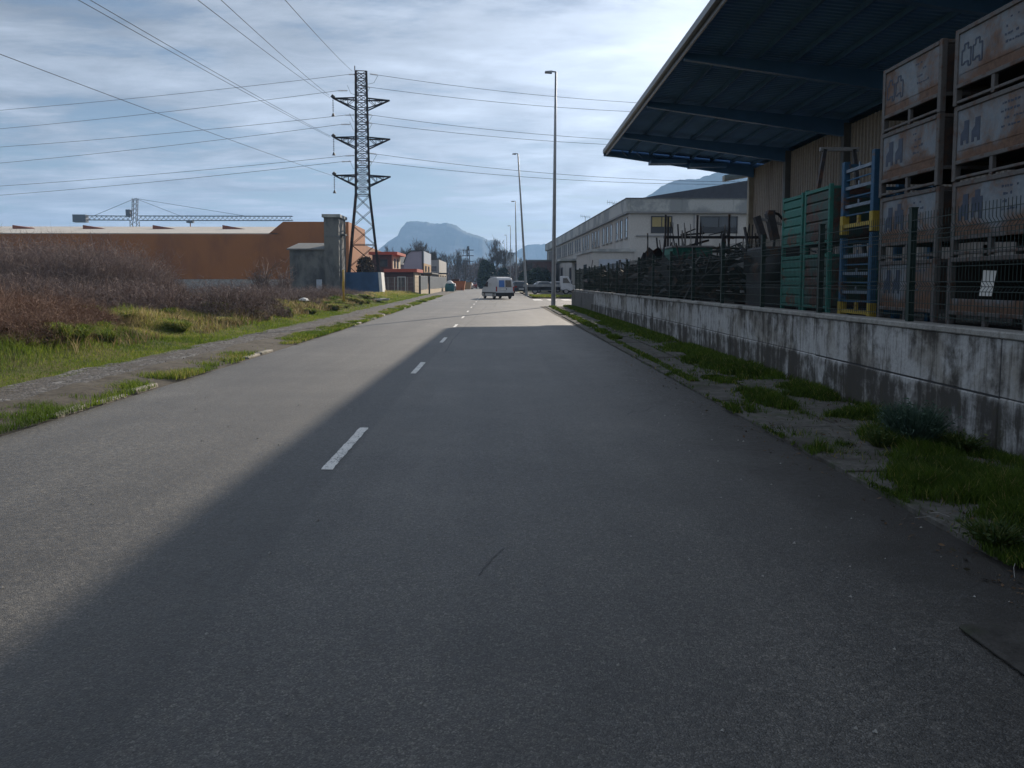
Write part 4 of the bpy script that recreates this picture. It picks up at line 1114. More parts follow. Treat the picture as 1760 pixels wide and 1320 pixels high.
for i, (x0, y0, yr) in enumerate(rights):
    wire_px(x0, y0, 92, 1500, y0+(yr-y0)*1.75, 104, 1.5, 0.024, f'{nmz[i]} of the six thin cables running right from the pylon body')
    p = at(x0, y0, 92); lp = Matrix.Rotation(R(-9), 3, 'Z') @ (p - Vector((PX, PY, 0)))
    insulator(PYL, lp, (-1, 0, 0.08), 1.0)
    b = MB(); b.tube([lp, lp+Vector((-0.5, 0, -0.9)), lp+Vector((-1.2, -0.4, -1.2)), lp+Vector((-2.2, -0.5, -0.9)), lp+Vector((-2.6, 0, 0.1))], 0.02, 5); b.build('jumper_cable', M['cable'], PYL)
# line along the street towards and over the camera's left
near_t = [((605, 122), (490, 0), 'highest cable coming over the field to the pylon peak'),
          ((567, 168), (340, 0), 'cable above the other of the pair at the top left cross arm'),
          ((566, 164), (380, 0), 'cable crossing the top of the sky to the top left cross arm'),
          ((568, 236), (135, 0), 'left one of two close cables reaching the middle left cross arm'),
          ((568, 234), (155, 0), 'right one of two close cables reaching the middle left cross arm'),
          ((572, 302), (0, 93), 'lowest overhead cable, sloping across to the bottom left cross arm')]
for (x0, y0), (x1, y1), lab in near_t:
    p = at(x0, y0, 92)
    q1 = at(x1, y1, 34.0)
    d = (q1-p)
    f = 1/2.6; sg = 0.8
    e = p + d*2.6; e.z = p.z + (q1.z + 4*sg*f*(1-f) - p.z)/f
    wire(p, e, sg, 0.016, lab, 36)

# ================================================================== LEFT SIDE BUILDINGS
TH = empty('transformer_house', (at(500, 490, 86).x, 86, 0), 'grey rendered tower with a lower lean-to in front of the orange factory', 'building')
x1 = at(560, 490, 86).x - at(500, 490, 86).x; xt0 = at(560, 400, 86).x - at(500, 400, 86).x; xt1 = at(585, 400, 86).x - at(500, 400, 86).x
hl = at(530, 428, 86).z; ht = at(580, 374, 86).z
MB().box(0, xt0+0.35, -0.3, 4.6, -0.05, hl-0.12).build('wall', M['grey_render'], TH)
b = MB(); b.prism([(-0.25, -0.55, hl-0.12), (xt0-0.02, -0.55, hl-0.12), (xt0-0.02, 4.8, hl+0.75), (-0.25, 4.8, hl+0.75)], (0, 0, 0.15)); b.build('roof', M['roof_slate'], TH)
MB().box(xt0, xt1, -0.38, 3.6, -0.06, ht).build('tower', M['grey_render'], TH)
MB().box(xt0-0.18, xt1+0.18, -0.56, 3.8, ht+0.002, ht+0.34).build('cornice', M['fascia'], TH)
MB().box(xt1+0.003, xt1+0.5, 0.6, 2.0, ht-1.9, ht-1.72).build('bracket', M['roof_slate'], TH)
MB().box(xt0-0.02, xt0+1.8, -0.42, -0.382, ht-2.1, ht-2.0).build('band', M['roof_slate'], TH)
MB().box(2.9, 3.5, -0.36, -0.302, 0.4, 1.9).build('notice_panel', M['shutter'], TH)
# orange factory
FY = 112.0
fx0 = at(-180, 450, FY).x; fx1 = at(600, 450, FY).x
OF = empty('orange_factory', (fx0, FY, 0), 'long orange clad factory with a pale roof across the field', 'factory')
Lf = fx1-fx0; zt = at(200, 402, FY).z; zr = at(520, 381, FY).z; zbk = at(300, 480, FY).z
xr0 = at(461, 400, FY).x-fx0; xr1 = at(487, 400, FY).x-fx0
b = MB(); b.prism([(0, 0, zbk), (0, 0, zt), (xr0, 0, zt), (xr1, 0, zr), (Lf, 0, zr), (Lf, 0, zbk)], (0, 0.3, 0)); b.build('front_cladding', M['orange'], OF)
MB().box(0, Lf, 0.05, 0.35, -0.1, zbk-0.003).build('block_plinth', M['block'], OF)
b = MB(); b.prism([(Lf-0.3, 0.305, -0.1), (Lf-0.3, 0.305, zr), (Lf-0.3, 14, zr-0.2), (Lf-0.3, 14.0, zt-0.9), (Lf-0.3, 40, zt-1.4), (Lf-0.3, 40, -0.1)], (0.3, 0, 0)); b.build('side_cladding', M['orange'], OF)
b = MB(); b.prism([(0, 0.0, zt+0.003), (0, 0.0, zt+0.12), (0, 22, zt+2.6), (0, 22, zt+2.4)], (xr0+1.4, 0, 0)); b.build('roof', M['factory_roof'], OF)
b = MB(); b.prism([(xr1, 0.31, zr-0.4), (xr1, 0.31, zr-0.02), (xr1, 14, zr-0.1), (xr1, 14, zr-0.5)], (Lf-xr1-0.32, 0, 0)); b.build('roof', M['factory_roof'], OF)
for k, px in enumerate((-91, 28, 148, 267, 386)):
    xa = at(px, 390, FY+14).x-fx0; xb = at(px+48, 390, FY+14).x-fx0
    z0 = zt+1.2; z1 = at(px, 388, FY+14).z
    b = MB(); b.prism([(xa, 13, z0), (xa, 13, z1+0.05), (xb, 13, z0+0.25), (xb, 13, z0)], (0, 5, 0)); b.build('skylight', M['redbrown'], OF)
# yellow marker post
p0 = gnd(591, 528, 0.1)
t = empty('marker_post', (p0.x, p0.y, float(terr(p0.x, p0.y))-0.1), 'rusty yellow marker post standing in the grass verge', 'post')
MB().tube([(0, 0, 0), (0, 0, 2.2)], 0.055, 10).build('pole', M['yellow_post'], t, smooth=True)
MB().box(-0.07, 0.07, -0.075, -0.055, 0.9, 1.5).build('plate', M['yellow_post'], t)
# tower crane
CYY = 230.0
cb = at(235, 480, CYY)
CR = empty('tower_crane', (cb.x, CYY, 0), 'blue grey tower crane with a long jib beyond the orange factory', 'crane', R(3))
zj = at(235, 375, CYY).z; zp = at(237, 341, CYY).z
def lattice(par, name, p, q_, w_, n, tri=False):
    p, q_ = Vector(p), Vector(q_); d = (q_-p); b = MB()
    side = Vector((0, 1, 0))*w_/2; upv = Vector((0, 0, 1))*w_/2 if abs(d.z) < abs(d.x) else Vector((1, 0, 0))*w_/2
    cs_ = [side+upv, side-upv, -side-upv, -side+upv]
    for c in cs_: b.bar(p+c, q_+c, 0.16)
    for i in range(n):
        for k in range(4):
            a0 = p+d*(i/n)+cs_[k]; a1 = p+d*((i+1)/n)+cs_[(k+1) % 4]
            b.bar(a0, a1, 0.10)
    return b.build(name, M['crane_blue'], par)
lattice(CR, 'mast', (0, 0, 0), (0, 0, zj-0.8), 1.9, 14)
lattice(CR, 'jib', (1.2, 0, zj), ((497-235)*CYY/FPX, 0, zj+0.2), 1.3, 34)
lattice(CR, 'counter_jib', (-1.2, 0, zj), ((150-235)*CYY/FPX, 0, zj), 1.2, 10)
lattice(CR, 'peak', (0, 0, zj-0.8), (0.4, 0, zp), 1.2, 5)
MB().box((137-235)*CYY/FPX, (158-235)*CYY/FPX, -1, 1, zj-1.3, zj+0.9).build('counterweight', M['crane_blue'], CR)
MB().box(-1.9, -0.8, -1.4, 0.4, zj+0.3, zj+2.4).build('cab', M['crane_blue'], CR)
b = MB(); b.bar((0.4, 0, zp), (-11.5, 0, zj+.6), 0.10); b.bar((0.4, 0, zp), (13, 0, zj+.8), 0.10); b.bar((0.4, 0, zp), (32, 0, zj+.8), 0.10); b.build('pendant_bars', M['crane_blue'], CR)
MB().box(15, 16.8, -0.8, 0.8, zj-1.3, zj-0.7).build('trolley', M['crane_blue'], CR)
MB().bar((15.9, 0, zj-1.3), (15.9, 0, zj-3.0), 0.22).build('hook', M['redbrown'], CR)

def small_window(par, p, w_, h_, axis, frame='frame_dark', glass='glass'):
    x, y, z = p; b = MB()
    if axis == 'front':
        b.box(x-w_/2-.08, x+w_/2+.08, y-.06, y-.002, z-h_/2-.08, z-h_/2); b.box(x-w_/2-.08, x+w_/2+.08, y-.06, y-.002, z+h_/2, z+h_/2+.08)
        b.box(x-w_/2-.08, x-w_/2, y-.06, y-.002, z-h_/2, z+h_/2); b.box(x+w_/2, x+w_/2+.08, y-.06, y-.002, z-h_/2, z+h_/2)
        o = b.build('window', M[frame], par); MB().box(x-w_/2, x+w_/2, y-.03, y-.002, z-h_/2, z+h_/2).build('pane', M[glass], o)
    else:
        b.box(x+.002, x+.06, y-w_/2-.08, y+w_/2+.08, z-h_/2-.08, z-h_/2); b.box(x+.002, x+.06, y-w_/2-.08, y+w_/2+.08, z+h_/2, z+h_/2+.08)
        b.box(x+.002, x+.06, y-w_/2-.08, y-w_/2, z-h_/2, z+h_/2); b.box(x+.002, x+.06, y+w_/2, y+w_/2+.08, z-h_/2, z+h_/2)
        o = b.build('window', M[frame], par); MB().box(x+.002, x+.03, y-w_/2, y+w_/2, z-h_/2, z+h_/2).build('pane', M[glass], o)
# red building
xa, xb = at(640, 450, 110).x, at(673, 450, 110).x; z6 = at(660, 433, 110).z
RB = empty('red_building', (xa, 110, 0), 'small building with bright red eaves behind the pylon, shade painted into its dark front', 'building')
w_ = xb-xa
MB().box(0, w_, 0, 9, -0.05, z6-0.4).build('wall', M['dark_wall'], RB)  # camera side coloured dark for its shade; the lit side wall is pale
MB().box(w_+0.003, w_+0.15, 0.3, 9, 3.0, z6-0.4).build('side_wall', M['cream'], RB)
MB().box(-0.4, w_+0.9, -0.7, 9.6, z6-0.397, z6).build('eaves', M['red_paint'], RB)
small_window(RB, (w_-1.1, 0, 4.3), 0.9, 0.9, 'front'); 
for k in range(2): small_window(RB, (w_+0.15, 2.2+3.2*k, 4.3), 1.5, 1.2, 'side')
xc = at(713, 470, 106).x-xa; z35 = at(690, 462, 106).z
MB().box(w_+0.2, xc-0.3, -3.0, 5, -0.05, z35-0.45).build('porch_wall', M['dark_wall'], RB)  # shade put into the colour here too, against the pale lit end
MB().box(xc-0.297, xc-0.1, -2.9, 5, -0.05, z35-0.45).build('porch_end', M['cream'], RB)
MB().box(w_-0.6, xc+0.25, -3.6, 5.4, z35-0.447, z35).build('porch_eaves', M['red_paint'], RB)
small_window(RB, (w_+1.6, -3.0, 1.6), 0.8, 1.2, 'front')
# lilac building
xa, xb = at(640, 450, 135).x, at(727, 450, 135).x; z7 = at(710, 431, 135).z; zmid = at(690, 452, 135).z
LB = empty('lilac_building', (xa, 135, 0), 'pale lilac industrial building with a black edged curved front wall', 'building')
w_ = xb-xa; g0 = at(694, 450, 135).x-xa
MB().box(0, w_-0.02, 0.3, 15, -0.05, zmid-0.3).build('wall', M['lilac'], LB)
prof = [(g0, 0, 3.3), (g0, 0, zmid)] + [(g0+1.0*f, 0, zmid+(z7-0.25-zmid)*math.sin(f*1.57)) for f in (0.25, 0.5, 0.75, 1.0)] + [(g0+1.3, 0, z7-0.05), (w_-0.1, 0, z7), (w_-0.1, 0, 3.3)]
b = MB(); b.prism(prof, (0, 0.28, 0)); b.build('front_wall', M['lilac'], LB)
b = MB()
for p_, q_ in zip(prof[1:-1], prof[2:]): b.bar(Vector(p_)+Vector((0, -.05, .02)), Vector(q_)+Vector((0, -.05, .02)), 0.16)
b.build('edge_trim', M['frame_dark'], LB)
b = MB(); b.prism([(0, -0.4, zmid-0.3), (0, 15.2, zmid-0.3), (0, 7.5, zmid+1.3)], (g0-0.2, 0, 0)); b.build('roof', M['roof_slate'], LB)
MB().box(w_-0.02, w_+0.15, 0.3, 15, 4.9, z7-0.05).build('glazed_band', M['shutter'], LB)
MB().box(w_-0.02, w_+0.15, 0.3, 15, 0, 4.897).build('side_wall', M['ochre'], LB)
MB().box(g0-3, w_+1.6, -0.6, 15, 3.05, 3.28).build('awning', M['roof_slate'], LB)
MB().box(g0-3, w_+0.1, 0.0, 0.25, -0.05, 3.04).build('lower_wall', M['dark_wall'], LB)
for k in range(2): small_window(LB, (w_+0.15, 3.5+6*k, 4.0), 2.2, 0.9, 'side')
# white building
xa, xb = at(738, 460, 160).x, at(752.5, 460, 160).x; z6 = at(750, 447, 160).z
WH2 = empty('white_building', (xa, 160, 0), 'white flat roofed building at the far end of the left side', 'building')
w_ = xb-xa
MB().box(-6, w_, 0, 24, -0.05, z6).build('wall', M['concrete_far'], WH2)
MB().box(w_+0.003, w_+0.25, 0.4, 24, 3.6, z6+0.1).build('side_wall', M['white_render'], WH2)
MB().box(w_+0.003, w_+0.22, 0.4, 24, -0.05, 3.597).build('side_wall', M['cream'], WH2)
small_window(WH2, (w_-0.8, 0, 4.4), 0.9, 0.8, 'front')
for k in range(4): small_window(WH2, (w_+0.22, 3.5+5.5*k, 2.3), 2.4, 1.5, 'side')
MB().box(-4, w_+2.2, -1.5, -0.003, 3.2, 3.5).build('awning', M['frame_dark'], WH2)
# boundary wall with sheet gates along the left pavement
for (pa, Ya, pb, Yb, lab) in ((722, 97, 735, 104, 'short run of grey sheet boundary fencing on a cream plinth beside the mesh fence'), (738, 108, 766.5, 134, 'long run of grey corrugated sheet fencing on a cream plinth by the pavement')):
    A = at(pa, 500, Ya); B = at(pb, 500, Yb); d = Vector((B.x-A.x, B.y-A.y, 0)); L_ = d.length
    t = empty('sheet_fence', (A.x, A.y, 0), lab, 'fence', math.atan2(d.y, d.x), 'grey sheet fencing')
    hz_ = at(pa, 474 if pa < 730 else 475, Ya).z
    MB().box(0, L_, -0.12, 0.12, -0.05, 0.62).build('plinth', M['cream'], t)
    n = max(3, int(L_/2.0))
    for k in range(n):
        q_ = MB(); u0, u1 = L_*k/n+.03, L_*(k+1)/n-.03
        q_.box(u0, u1, -0.03, 0.03, 0.66, hz_)
        for j in range(6): q_.box(u0+(u1-u0)*(j+.2)/6, u0+(u1-u0)*(j+.6)/6, -0.06, -0.031, 0.7, hz_-.05); q_.box(u0+(u1-u0)*(j+.2)/6, u0+(u1-u0)*(j+.6)/6, 0.031, 0.06, 0.7, hz_-.05)
        q_.build('sheet_panel', M['gate'], t)
        MB().box(L_*k/n-.03, L_*k/n+.025, -0.05, 0.05, 0.62, hz_+.05).build('post', M['frame_grey'], t)
    # end return facing the camera
    MB().box(-0.2, -0.003, -0.12, 0.12, -0.05, hz_).build('end_post', M['frame_dark'], t)
# light mesh fence facing the camera with a gate frame
A = at(656, 500, 98); B = at(721, 500, 97)
t = empty('wire_fence', (A.x, 98, 0), 'grey wire fence with a pale gate frame right of the pylon', 'fence')
L_ = B.x-A.x; hz_ = at(690, 476, 98).z
for k in range(7): MB().box(L_*k/6-.035, L_*k/6+.035, -.035, .035, 0, hz_).build('post', M['frame_grey'], t)
b = MB()
for k in range(int(L_/0.12)): b.box(k*.12-.008, k*.12+.008, -.008, .008, .1, hz_-.05)
for z in (.15, .6, 1.1, 1.6, hz_-.08): b.box(0, L_, -.012, .012, z-.01, z+.01)
w2 = b.build('wire_mesh', M['frame_grey'], t); w2['kind'] = 'stuff'
b = MB(); g0, g1 = at(684, 490, 98).x-A.x, at(697, 490, 98).x-A.x
b.box(g0-.05, g0+.05, -.12, -.04, 0, hz_+.05); b.box(g1-.05, g1+.05, -.12, -.04, 0, hz_+.05); b.box(g0+.05, g1-.05, -.12, -.04, hz_-.05, hz_+.05); b.build('gate_frame', M['gate'], t)

# bottle bank, skips
p0 = gnd(773, 501)
t = empty('recycling_igloo', (at(773, 495, 128).x, 128, 0.05), 'dark teal domed recycling bank with a pale top by the left kerb', 'recycling bin')
MB().lathe([(0.75, 0), (0.82, 0.25), (0.80, 0.9), (0.66, 1.35)], n=18).build('body', M['teal'], t, smooth=True)
MB().lathe([(0.66, 1.352), (0.50, 1.62), (0.22, 1.80), (0.0, 1.85)], n=18).build('dome', M['debris_white'], t, smooth=True)
MB().tube([(0, -0.74, 1.15), (0, -0.62, 1.18)], 0.14, 10).build('slot', M['black_plastic'], t)
for (px, Y, w_, h_, mt, lab) in ((789, 150, 2.4, 1.7, 'skip_orange', 'rusty orange skip behind the recycling bank'), (800, 172, 2.6, 1.5, 'ochre', 'ochre open skip near the far trees, right of the orange one'), (783, 165, 1.6, 2.2, 'brick_far', 'stack of reddish boxes beyond the recycling bank')):
    c = at(px, 495, Y)
    t = empty('skip', (c.x-w_/2, Y, 0), lab, 'skip')
    b = MB(); b.prism([(0.25, 0, 0.1), (w_-.25, 0, 0.1), (w_, 0, h_), (0, 0, h_)], (0, 0.06, 0)); b.prism([(0.25, 2.5, 0.1), (w_-.25, 2.5, 0.1), (w_, 2.5, h_), (0, 2.5, h_)], (0, 0.06, 0))
    b.prism([(0.25, 0.06, 0.1), (0, 0.06, h_), (0.06, 0.06, h_), (0.31, 0.06, 0.1)], (0, 2.44, 0)); b.prism([(w_-.31, 0.06, 0.1), (w_-.06, 0.06, h_), (w_, 0.06, h_), (w_-.25, 0.06, 0.1)], (0, 2.44, 0)); b.box(.25, w_-.25, .06, 2.5, 0.05, .12)
    b.build('body', M[mt], t)
    for xx in (.5, w_-.6): MB().box(xx, xx+.1, -.08, -.002, .2, h_-.05).build('rib', M[mt], t)
    MB().box(-.05, w_+.05, -.1, 2.6, h_+.002, h_+.10).build('rim', M[mt], t)

# ================================================================== VEHICLES
wt = MB(); wt.tube([(-0.10, 0, 0), (-0.07, 0, 0), (0.07, 0, 0), (0.10, 0, 0)], [0.27, 0.32, 0.32, 0.27], 20); WT = wt.mesh('tyre', False)
wr = MB(); wr.tube([(-0.108, 0, 0), (-0.102, 0, 0), (0.102, 0, 0), (0.108, 0, 0)], [0.10, 0.20, 0.20, 0.10], 16); WR = wr.mesh('rim', False)
def wheel(par, p, sc=1.0):
    w_ = link('wheel', WT, M['rubber'], par, p); w_.scale = (1, sc, sc)
    link('rim', WR, M['rim'], w_); return w_
def loft(prof, hwid, waist, tuck):
    """side profile (y, z) pushed across the width; points above the waist lean inwards"""
    b = MB(); n = len(prof)
    zt = max(z for _, z in prof)
    def xw(z): return hwid - (tuck*(z-waist)/(zt-waist) if z > waist else 0.03*(waist-z))
    Lv = [(-xw(z), y, z) for y, z in prof]; Rv = [(xw(z), y, z) for y, z in prof]
    b.add(Lv+Rv, [tuple(range(n)), tuple(range(2*n-1, n-1, -1))] + [(i, n+i, n+(i+1) % n, (i+1) % n) for i in range(n)])
    return b
# white van: local +y is forward
VY = 73.5
vc = at(868, 500, VY)
VAN = empty('van', (vc.x, VY, 0.0), 'white panel van with roof bars turning across the road', 'van', R(19))
vp = [(0.0, 0.32), (-0.03, 0.62), (0.02, 1.05), (0.06, 1.60), (0.12, 1.86), (0.28, 2.0), (0.7, 2.07), (1.4, 2.09), (2.1, 2.05), (2.6, 1.93), (3.05, 1.70), (3.62, 1.26), (3.95, 1.12), (4.30, 0.95), (4.42, 0.76), (4.42, 0.40), (4.30, 0.25), (0.1, 0.25)]
bo = loft(vp, 0.90, 1.05, 0.16).build('body', M['van_white'], VAN, bevel=0.035)
MB().box(-0.92, 0.92, -0.10, 0.10, 0.26, 0.60).build('rear_bumper', M['black_plastic'], VAN, bevel=0.04)
MB().box(-0.90, 0.90, 4.30, 4.47, 0.24, 0.58).build('front_bumper', M['black_plastic'], VAN, bevel=0.04)
for sx in (-1, 1):
    MB().box(sx*0.895-0.02, sx*0.895+0.02, 0.12, 4.3, 0.52, 0.64).build('side_strip', M['black_plastic'], VAN)
    b = MB(); b.prism([(sx*0.92, 2.55, 1.16), (sx*0.85, 2.60, 1.66), (sx*0.85, 2.90, 1.64), (sx*0.925, 3.62, 1.18)], (-sx*0.06, 0, 0)); b.build('side_window', M['glass'], VAN)
    MB().box(sx*0.93-0.03, sx*0.93+0.10*sx+0.03, 3.30, 3.42, 1.12, 1.34).build('wing_mirror', M['black_plastic'], VAN, bevel=0.02)
    MB().box(sx*0.86-0.045, sx*0.86+0.045, -0.05, 0.09, 0.72, 1.18).build('tail_light', M['tail'], VAN)
    MB().box(sx*0.7-0.16, sx*0.7+0.16, 4.30, 4.42, 0.68, 0.86).build('headlight', M['frame_grey'], VAN)
    MB().bar((sx*0.72, 0.5, 2.03), (sx*0.72, 0.5, 2.13), 0.05).build('bar_foot', M['galv'], VAN); MB().bar((sx*0.72, 2.1, 2.03), (sx*0.72, 2.1, 2.13), 0.05).build('bar_foot', M['galv'], VAN)
    for yy in (0.85, 3.68): wheel(VAN, (sx*0.80, yy, 0.32))
for yy in (0.5, 2.1): MB().bar((-0.80, yy, 2.15), (0.80, yy, 2.15), 0.06, 0.045).build('roof_bar', M['galv'], VAN)
def rear_pane(x0, x1, mat, nm='rear_window'):
    b = MB(); b.prism([(x0, -0.012, 1.13), (x1, -0.012, 1.13), (x1*0.92, 0.045, 1.78), (x0*0.92, 0.045, 1.78)], (0, 0.03, 0)); return b.build(nm, M[mat], VAN)
o = rear_pane(-0.62, -0.06, 'blue_cover'); o['label'] = 'rear window covered in blue'
rear_pane(0.06, 0.66, 'glass')
b = MB(); b.prism([(-0.76, 3.08, 1.69), (0.76, 3.08, 1.69), (0.85, 3.60, 1.29), (-0.85, 3.60, 1.29)], (0, 0.03, 0.03)); b.build('windscreen', M['glass'], VAN)
MB().box(-0.45, 0.10, -0.052, -0.01, 0.86, 0.98).build('number_plate', M['white_paint'], VAN)
MB().box(0.10, 0.18, -0.058, -0.01, 0.88, 1.02).build('handle', M['black_plastic'], VAN)
MB().box(-0.006, 0.006, -0.038, -0.01, 0.62, 1.10).build('door_seam', M['frame_grey'], VAN)
MB().box(-0.925, -0.90, 1.6, 2.3, 1.42, 1.46).build('side_lettering', M['frame_grey'], VAN)
# flatbed truck: local +x forward
TY = 97.0
tx = at(899, 495, TY).x
TR = empty('flatbed_truck', (tx, TY, 0.11), 'white cab flatbed truck parked beyond the grassy corner', 'truck', R(-2))
LT = at(985, 495, TY).x - tx
cabp = [(LT-1.65, 0.55), (LT-1.65, 2.15), (LT-1.5, 2.26), (LT-0.75, 2.24), (LT-0.42, 1.75), (LT-0.2, 1.25), (LT-0.1, 0.5), (LT-0.3, 0.42)]
b = MB(); b.prism([(x, -0.95, z) for x, z in cabp], (0, 1.9, 0)); b.build('cab', M['van_white'], TR, bevel=0.05)
b = MB(); b.prism([(LT-1.35, -0.965, 1.38), (LT-1.35, -0.965, 2.0), (LT-0.85, -0.965, 2.0), (LT-0.45, -0.965, 1.38)], (0, 0.03, 0)); b.build('side_window', M['glass'], TR)
MB().box(LT-0.32, LT-0.2, -1.15, -1.0, 1.3, 1.65).build('wing_mirror', M['black_plastic'], TR)
MB().box(0, LT-1.75, -1.05, 1.05, 0.92, 1.06).build('deck', M['galv'], TR)
MB().box(0, LT-1.75, -1.08, -1.052, 0.98, 1.22).build('drop_side', M['galv'], TR)
MB().box(0.1, LT-0.5, -0.45, 0.45, 0.5, 0.9).build('chassis', M['black_plastic'], TR)
MB().box(0.6, 2.2, -1.0, -0.7, 0.45, 0.9).build('tool_box', M['black_plastic'], TR)
for xx in (1.5, LT-0.95):
    for yy in (-0.85, 0.85):
        w_ = wheel(TR, (xx, yy, 0.36), 1.12); w_.rotation_euler = (0, 0, R(90))
MB().box(LT-0.12, LT-0.05, -0.9, 0.9, 0.35, 0.6).build('bumper', M['black_plastic'], TR)
# parked cars
carprof = [(0.05, 0.28), (0.0, 0.55), (0.06, 0.92), (0.30, 0.98), (0.75, 1.38), (1.2, 1.45), (2.1, 1.44), (2.75, 1.02), (3.9, 0.88), (4.15, 0.70), (4.18, 0.32), (4.0, 0.22), (0.2, 0.22)]
def car(loc, rz, paint, label, sc=1.0):
    t = empty('parked_car', loc, label, 'car', rz, 'cars parked far down the street')
    loft(carprof, 0.86, 0.92, 0.16).build('body', M[paint], t, bevel=0.04)
    for sx in (-1, 1):
        b = MB(); b.prism([(sx*0.86, 0.55, 1.0), (sx*0.74, 0.86, 1.36), (sx*0.73, 2.05, 1.37), (sx*0.85, 2.58, 1.02)], (sx*0.012, 0, 0)); b.build('side_window', M['glass'], t)
        MB().box(sx*0.66-.14, sx*0.66+.14, -0.02, 0.06, 0.66, 0.84).build('tail_light', M['tail'], t)
        for yy in (0.75, 3.35): wheel(t, (sx*0.76, yy, 0.31))
    b = MB(); b.prism([(-0.66, 0.40, 1.07), (0.66, 0.40, 1.07), (0.60, 0.70, 1.345), (-0.60, 0.70, 1.345)], (0, -0.02, 0.02)); b.build('rear_window', M['glass'], t)
    b = MB(); b.prism([(-0.62, 2.2, 1.39), (0.62, 2.2, 1.39), (0.70, 2.68, 1.08), (-0.70, 2.68, 1.08)], (0, 0.02, 0.02)); b.build('windscreen', M['glass'], t)
    MB().box(-0.3, 0.3, -0.03, 0.0, 0.42, 0.54).build('number_plate', M['white_paint'], t)
    t.scale = (sc, sc, sc); return t
M['car_dark'] = m_carpaint('dark_car_paint', (0.035, 0.04, 0.05)); M['car_silver'] = m_carpaint('silver_car_paint', (0.36, 0.37, 0.39))
M['car_red'] = m_carpaint('red_car_paint', (0.38, 0.05, 0.03)); M['car_white'] = m_carpaint('white_car_paint', (0.68, 0.68, 0.68))
car((at(896, 495, 106).x, 106, 0.11), R(5), 'car_dark', 'dark car behind the van at the grassy corner', 1.15)
car((at(914, 495, 112).x, 112, 0.11), R(-80), 'car_silver', 'silver car standing behind the flatbed truck, nearer the van', 1.1)
car((at(938, 495, 112).x, 113, 0.11), R(-85), 'car_white', 'pale car behind the truck bed close to the white building', 1.1)
car((at(807, 495, 178).x, 178, 0.0), R(8), 'car_white', 'white car far down the street by the left kerb')
car((at(814, 495, 192).x, 194, 0.0), R(5), 'car_red', 'red car farthest down the street by the left kerb')
car((at(779, 495, 140).x-0.4, 141, 0.0), R(4), 'car_silver', 'silver car parked just beyond the recycling bank')

# ================================================================== FAR THINGS
# brick building and tower on the right
c = at(905, 490, 190); c2 = at(952, 490, 190)
t = empty('brick_building', (c.x, 190, 0), 'dark red brick building beyond the parked cars', 'building')
MB().box(0, c2.x-c.x, 0, 18, -0.05, at(920, 449, 190).z).build('wall', M['brick_far'], t)
MB().box(-.3, c2.x-c.x+.3, -.3, 18.3, at(920, 449, 190).z+.003, at(920, 446.5, 190).z).build('roof', M['roof_slate'], t)
for k in range(3): small_window(t, (1.4+2.0*k, 0, 3.4), 1.0, 1.3, 'front')
c = at(874, 480, 620); c2 = at(884.5, 480, 620)
t = empty('concrete_tower', (c.x, 620, 0), 'grey concrete tower in front of the mountain between the far lamps', 'tower')
MB().box(0, c2.x-c.x, 0, 6, -0.05, at(880, 436, 620).z).build('shaft', M['concrete_far'], t)
MB().box(-.4, c2.x-c.x+.4, -.4, 6.4, at(880, 436, 620).z+.005, at(880, 434, 620).z).build('cap', M['roof_slate'], t)
c = at(893, 480, 240)
t = empty('low_house', (c.x, 240, 0), 'small pale roofed house among the far trees', 'house')
MB().box(0, 3.6, 0, 8, -.05, 4.6).build('wall', M['brick_far'], t)
b = MB(); b.prism([(-.3, -.3, 4.6), (3.9, -.3, 4.6), (1.8, -.3, 5.9)], (0, 8.6, 0)); b.build('roof', M['cream'], t)
# far pylon and wooden pole
c = at(805, 480, 330); hz_ = at(805, 423, 330).z
t = empty('far_pylon', (c.x, 330, 0), 'small distant lattice pylon in front of the mountain', 'pylon')
b = MB()
for sx in (-1, 1):
    for sy in (-1, 1): b.bar((sx*1.2, sy*1.2, 0), (sx*.25, sy*.25, hz_), .28)
for k in range(7):
    f0, f1 = k/7, (k+1)/7; w0, w1 = 1.2-.95*f0, 1.2-.95*f1
    b.bar((-w0, -w0, hz_*f0), (w1, -w1, hz_*f1), .18); b.bar((w0, -w0, hz_*f0), (-w1, -w1, hz_*f1), .18)
b.build('mast', M['pylon'], t)
for z in (.62, .76, .9): MB().box(-2.3, 2.3, -.12, .12, hz_*z-.14, hz_*z+.14).build('cross_arm', M['pylon'], t)
c = at(800, 495, 200); hz_ = at(800, 444, 200).z
t = empty('utility_pole', (c.x, 200, 0), 'dark wooden pole by the left kerb in front of the far trees', 'pole')
MB().tube([(0, 0, 0), (0, 0, hz_)], [.17, .12], 8).build('pole', M['bark'], t)
MB().box(-.5, .5, -.06, .06, hz_-.6, hz_-.48).build('cross_arm', M['bark'], t)

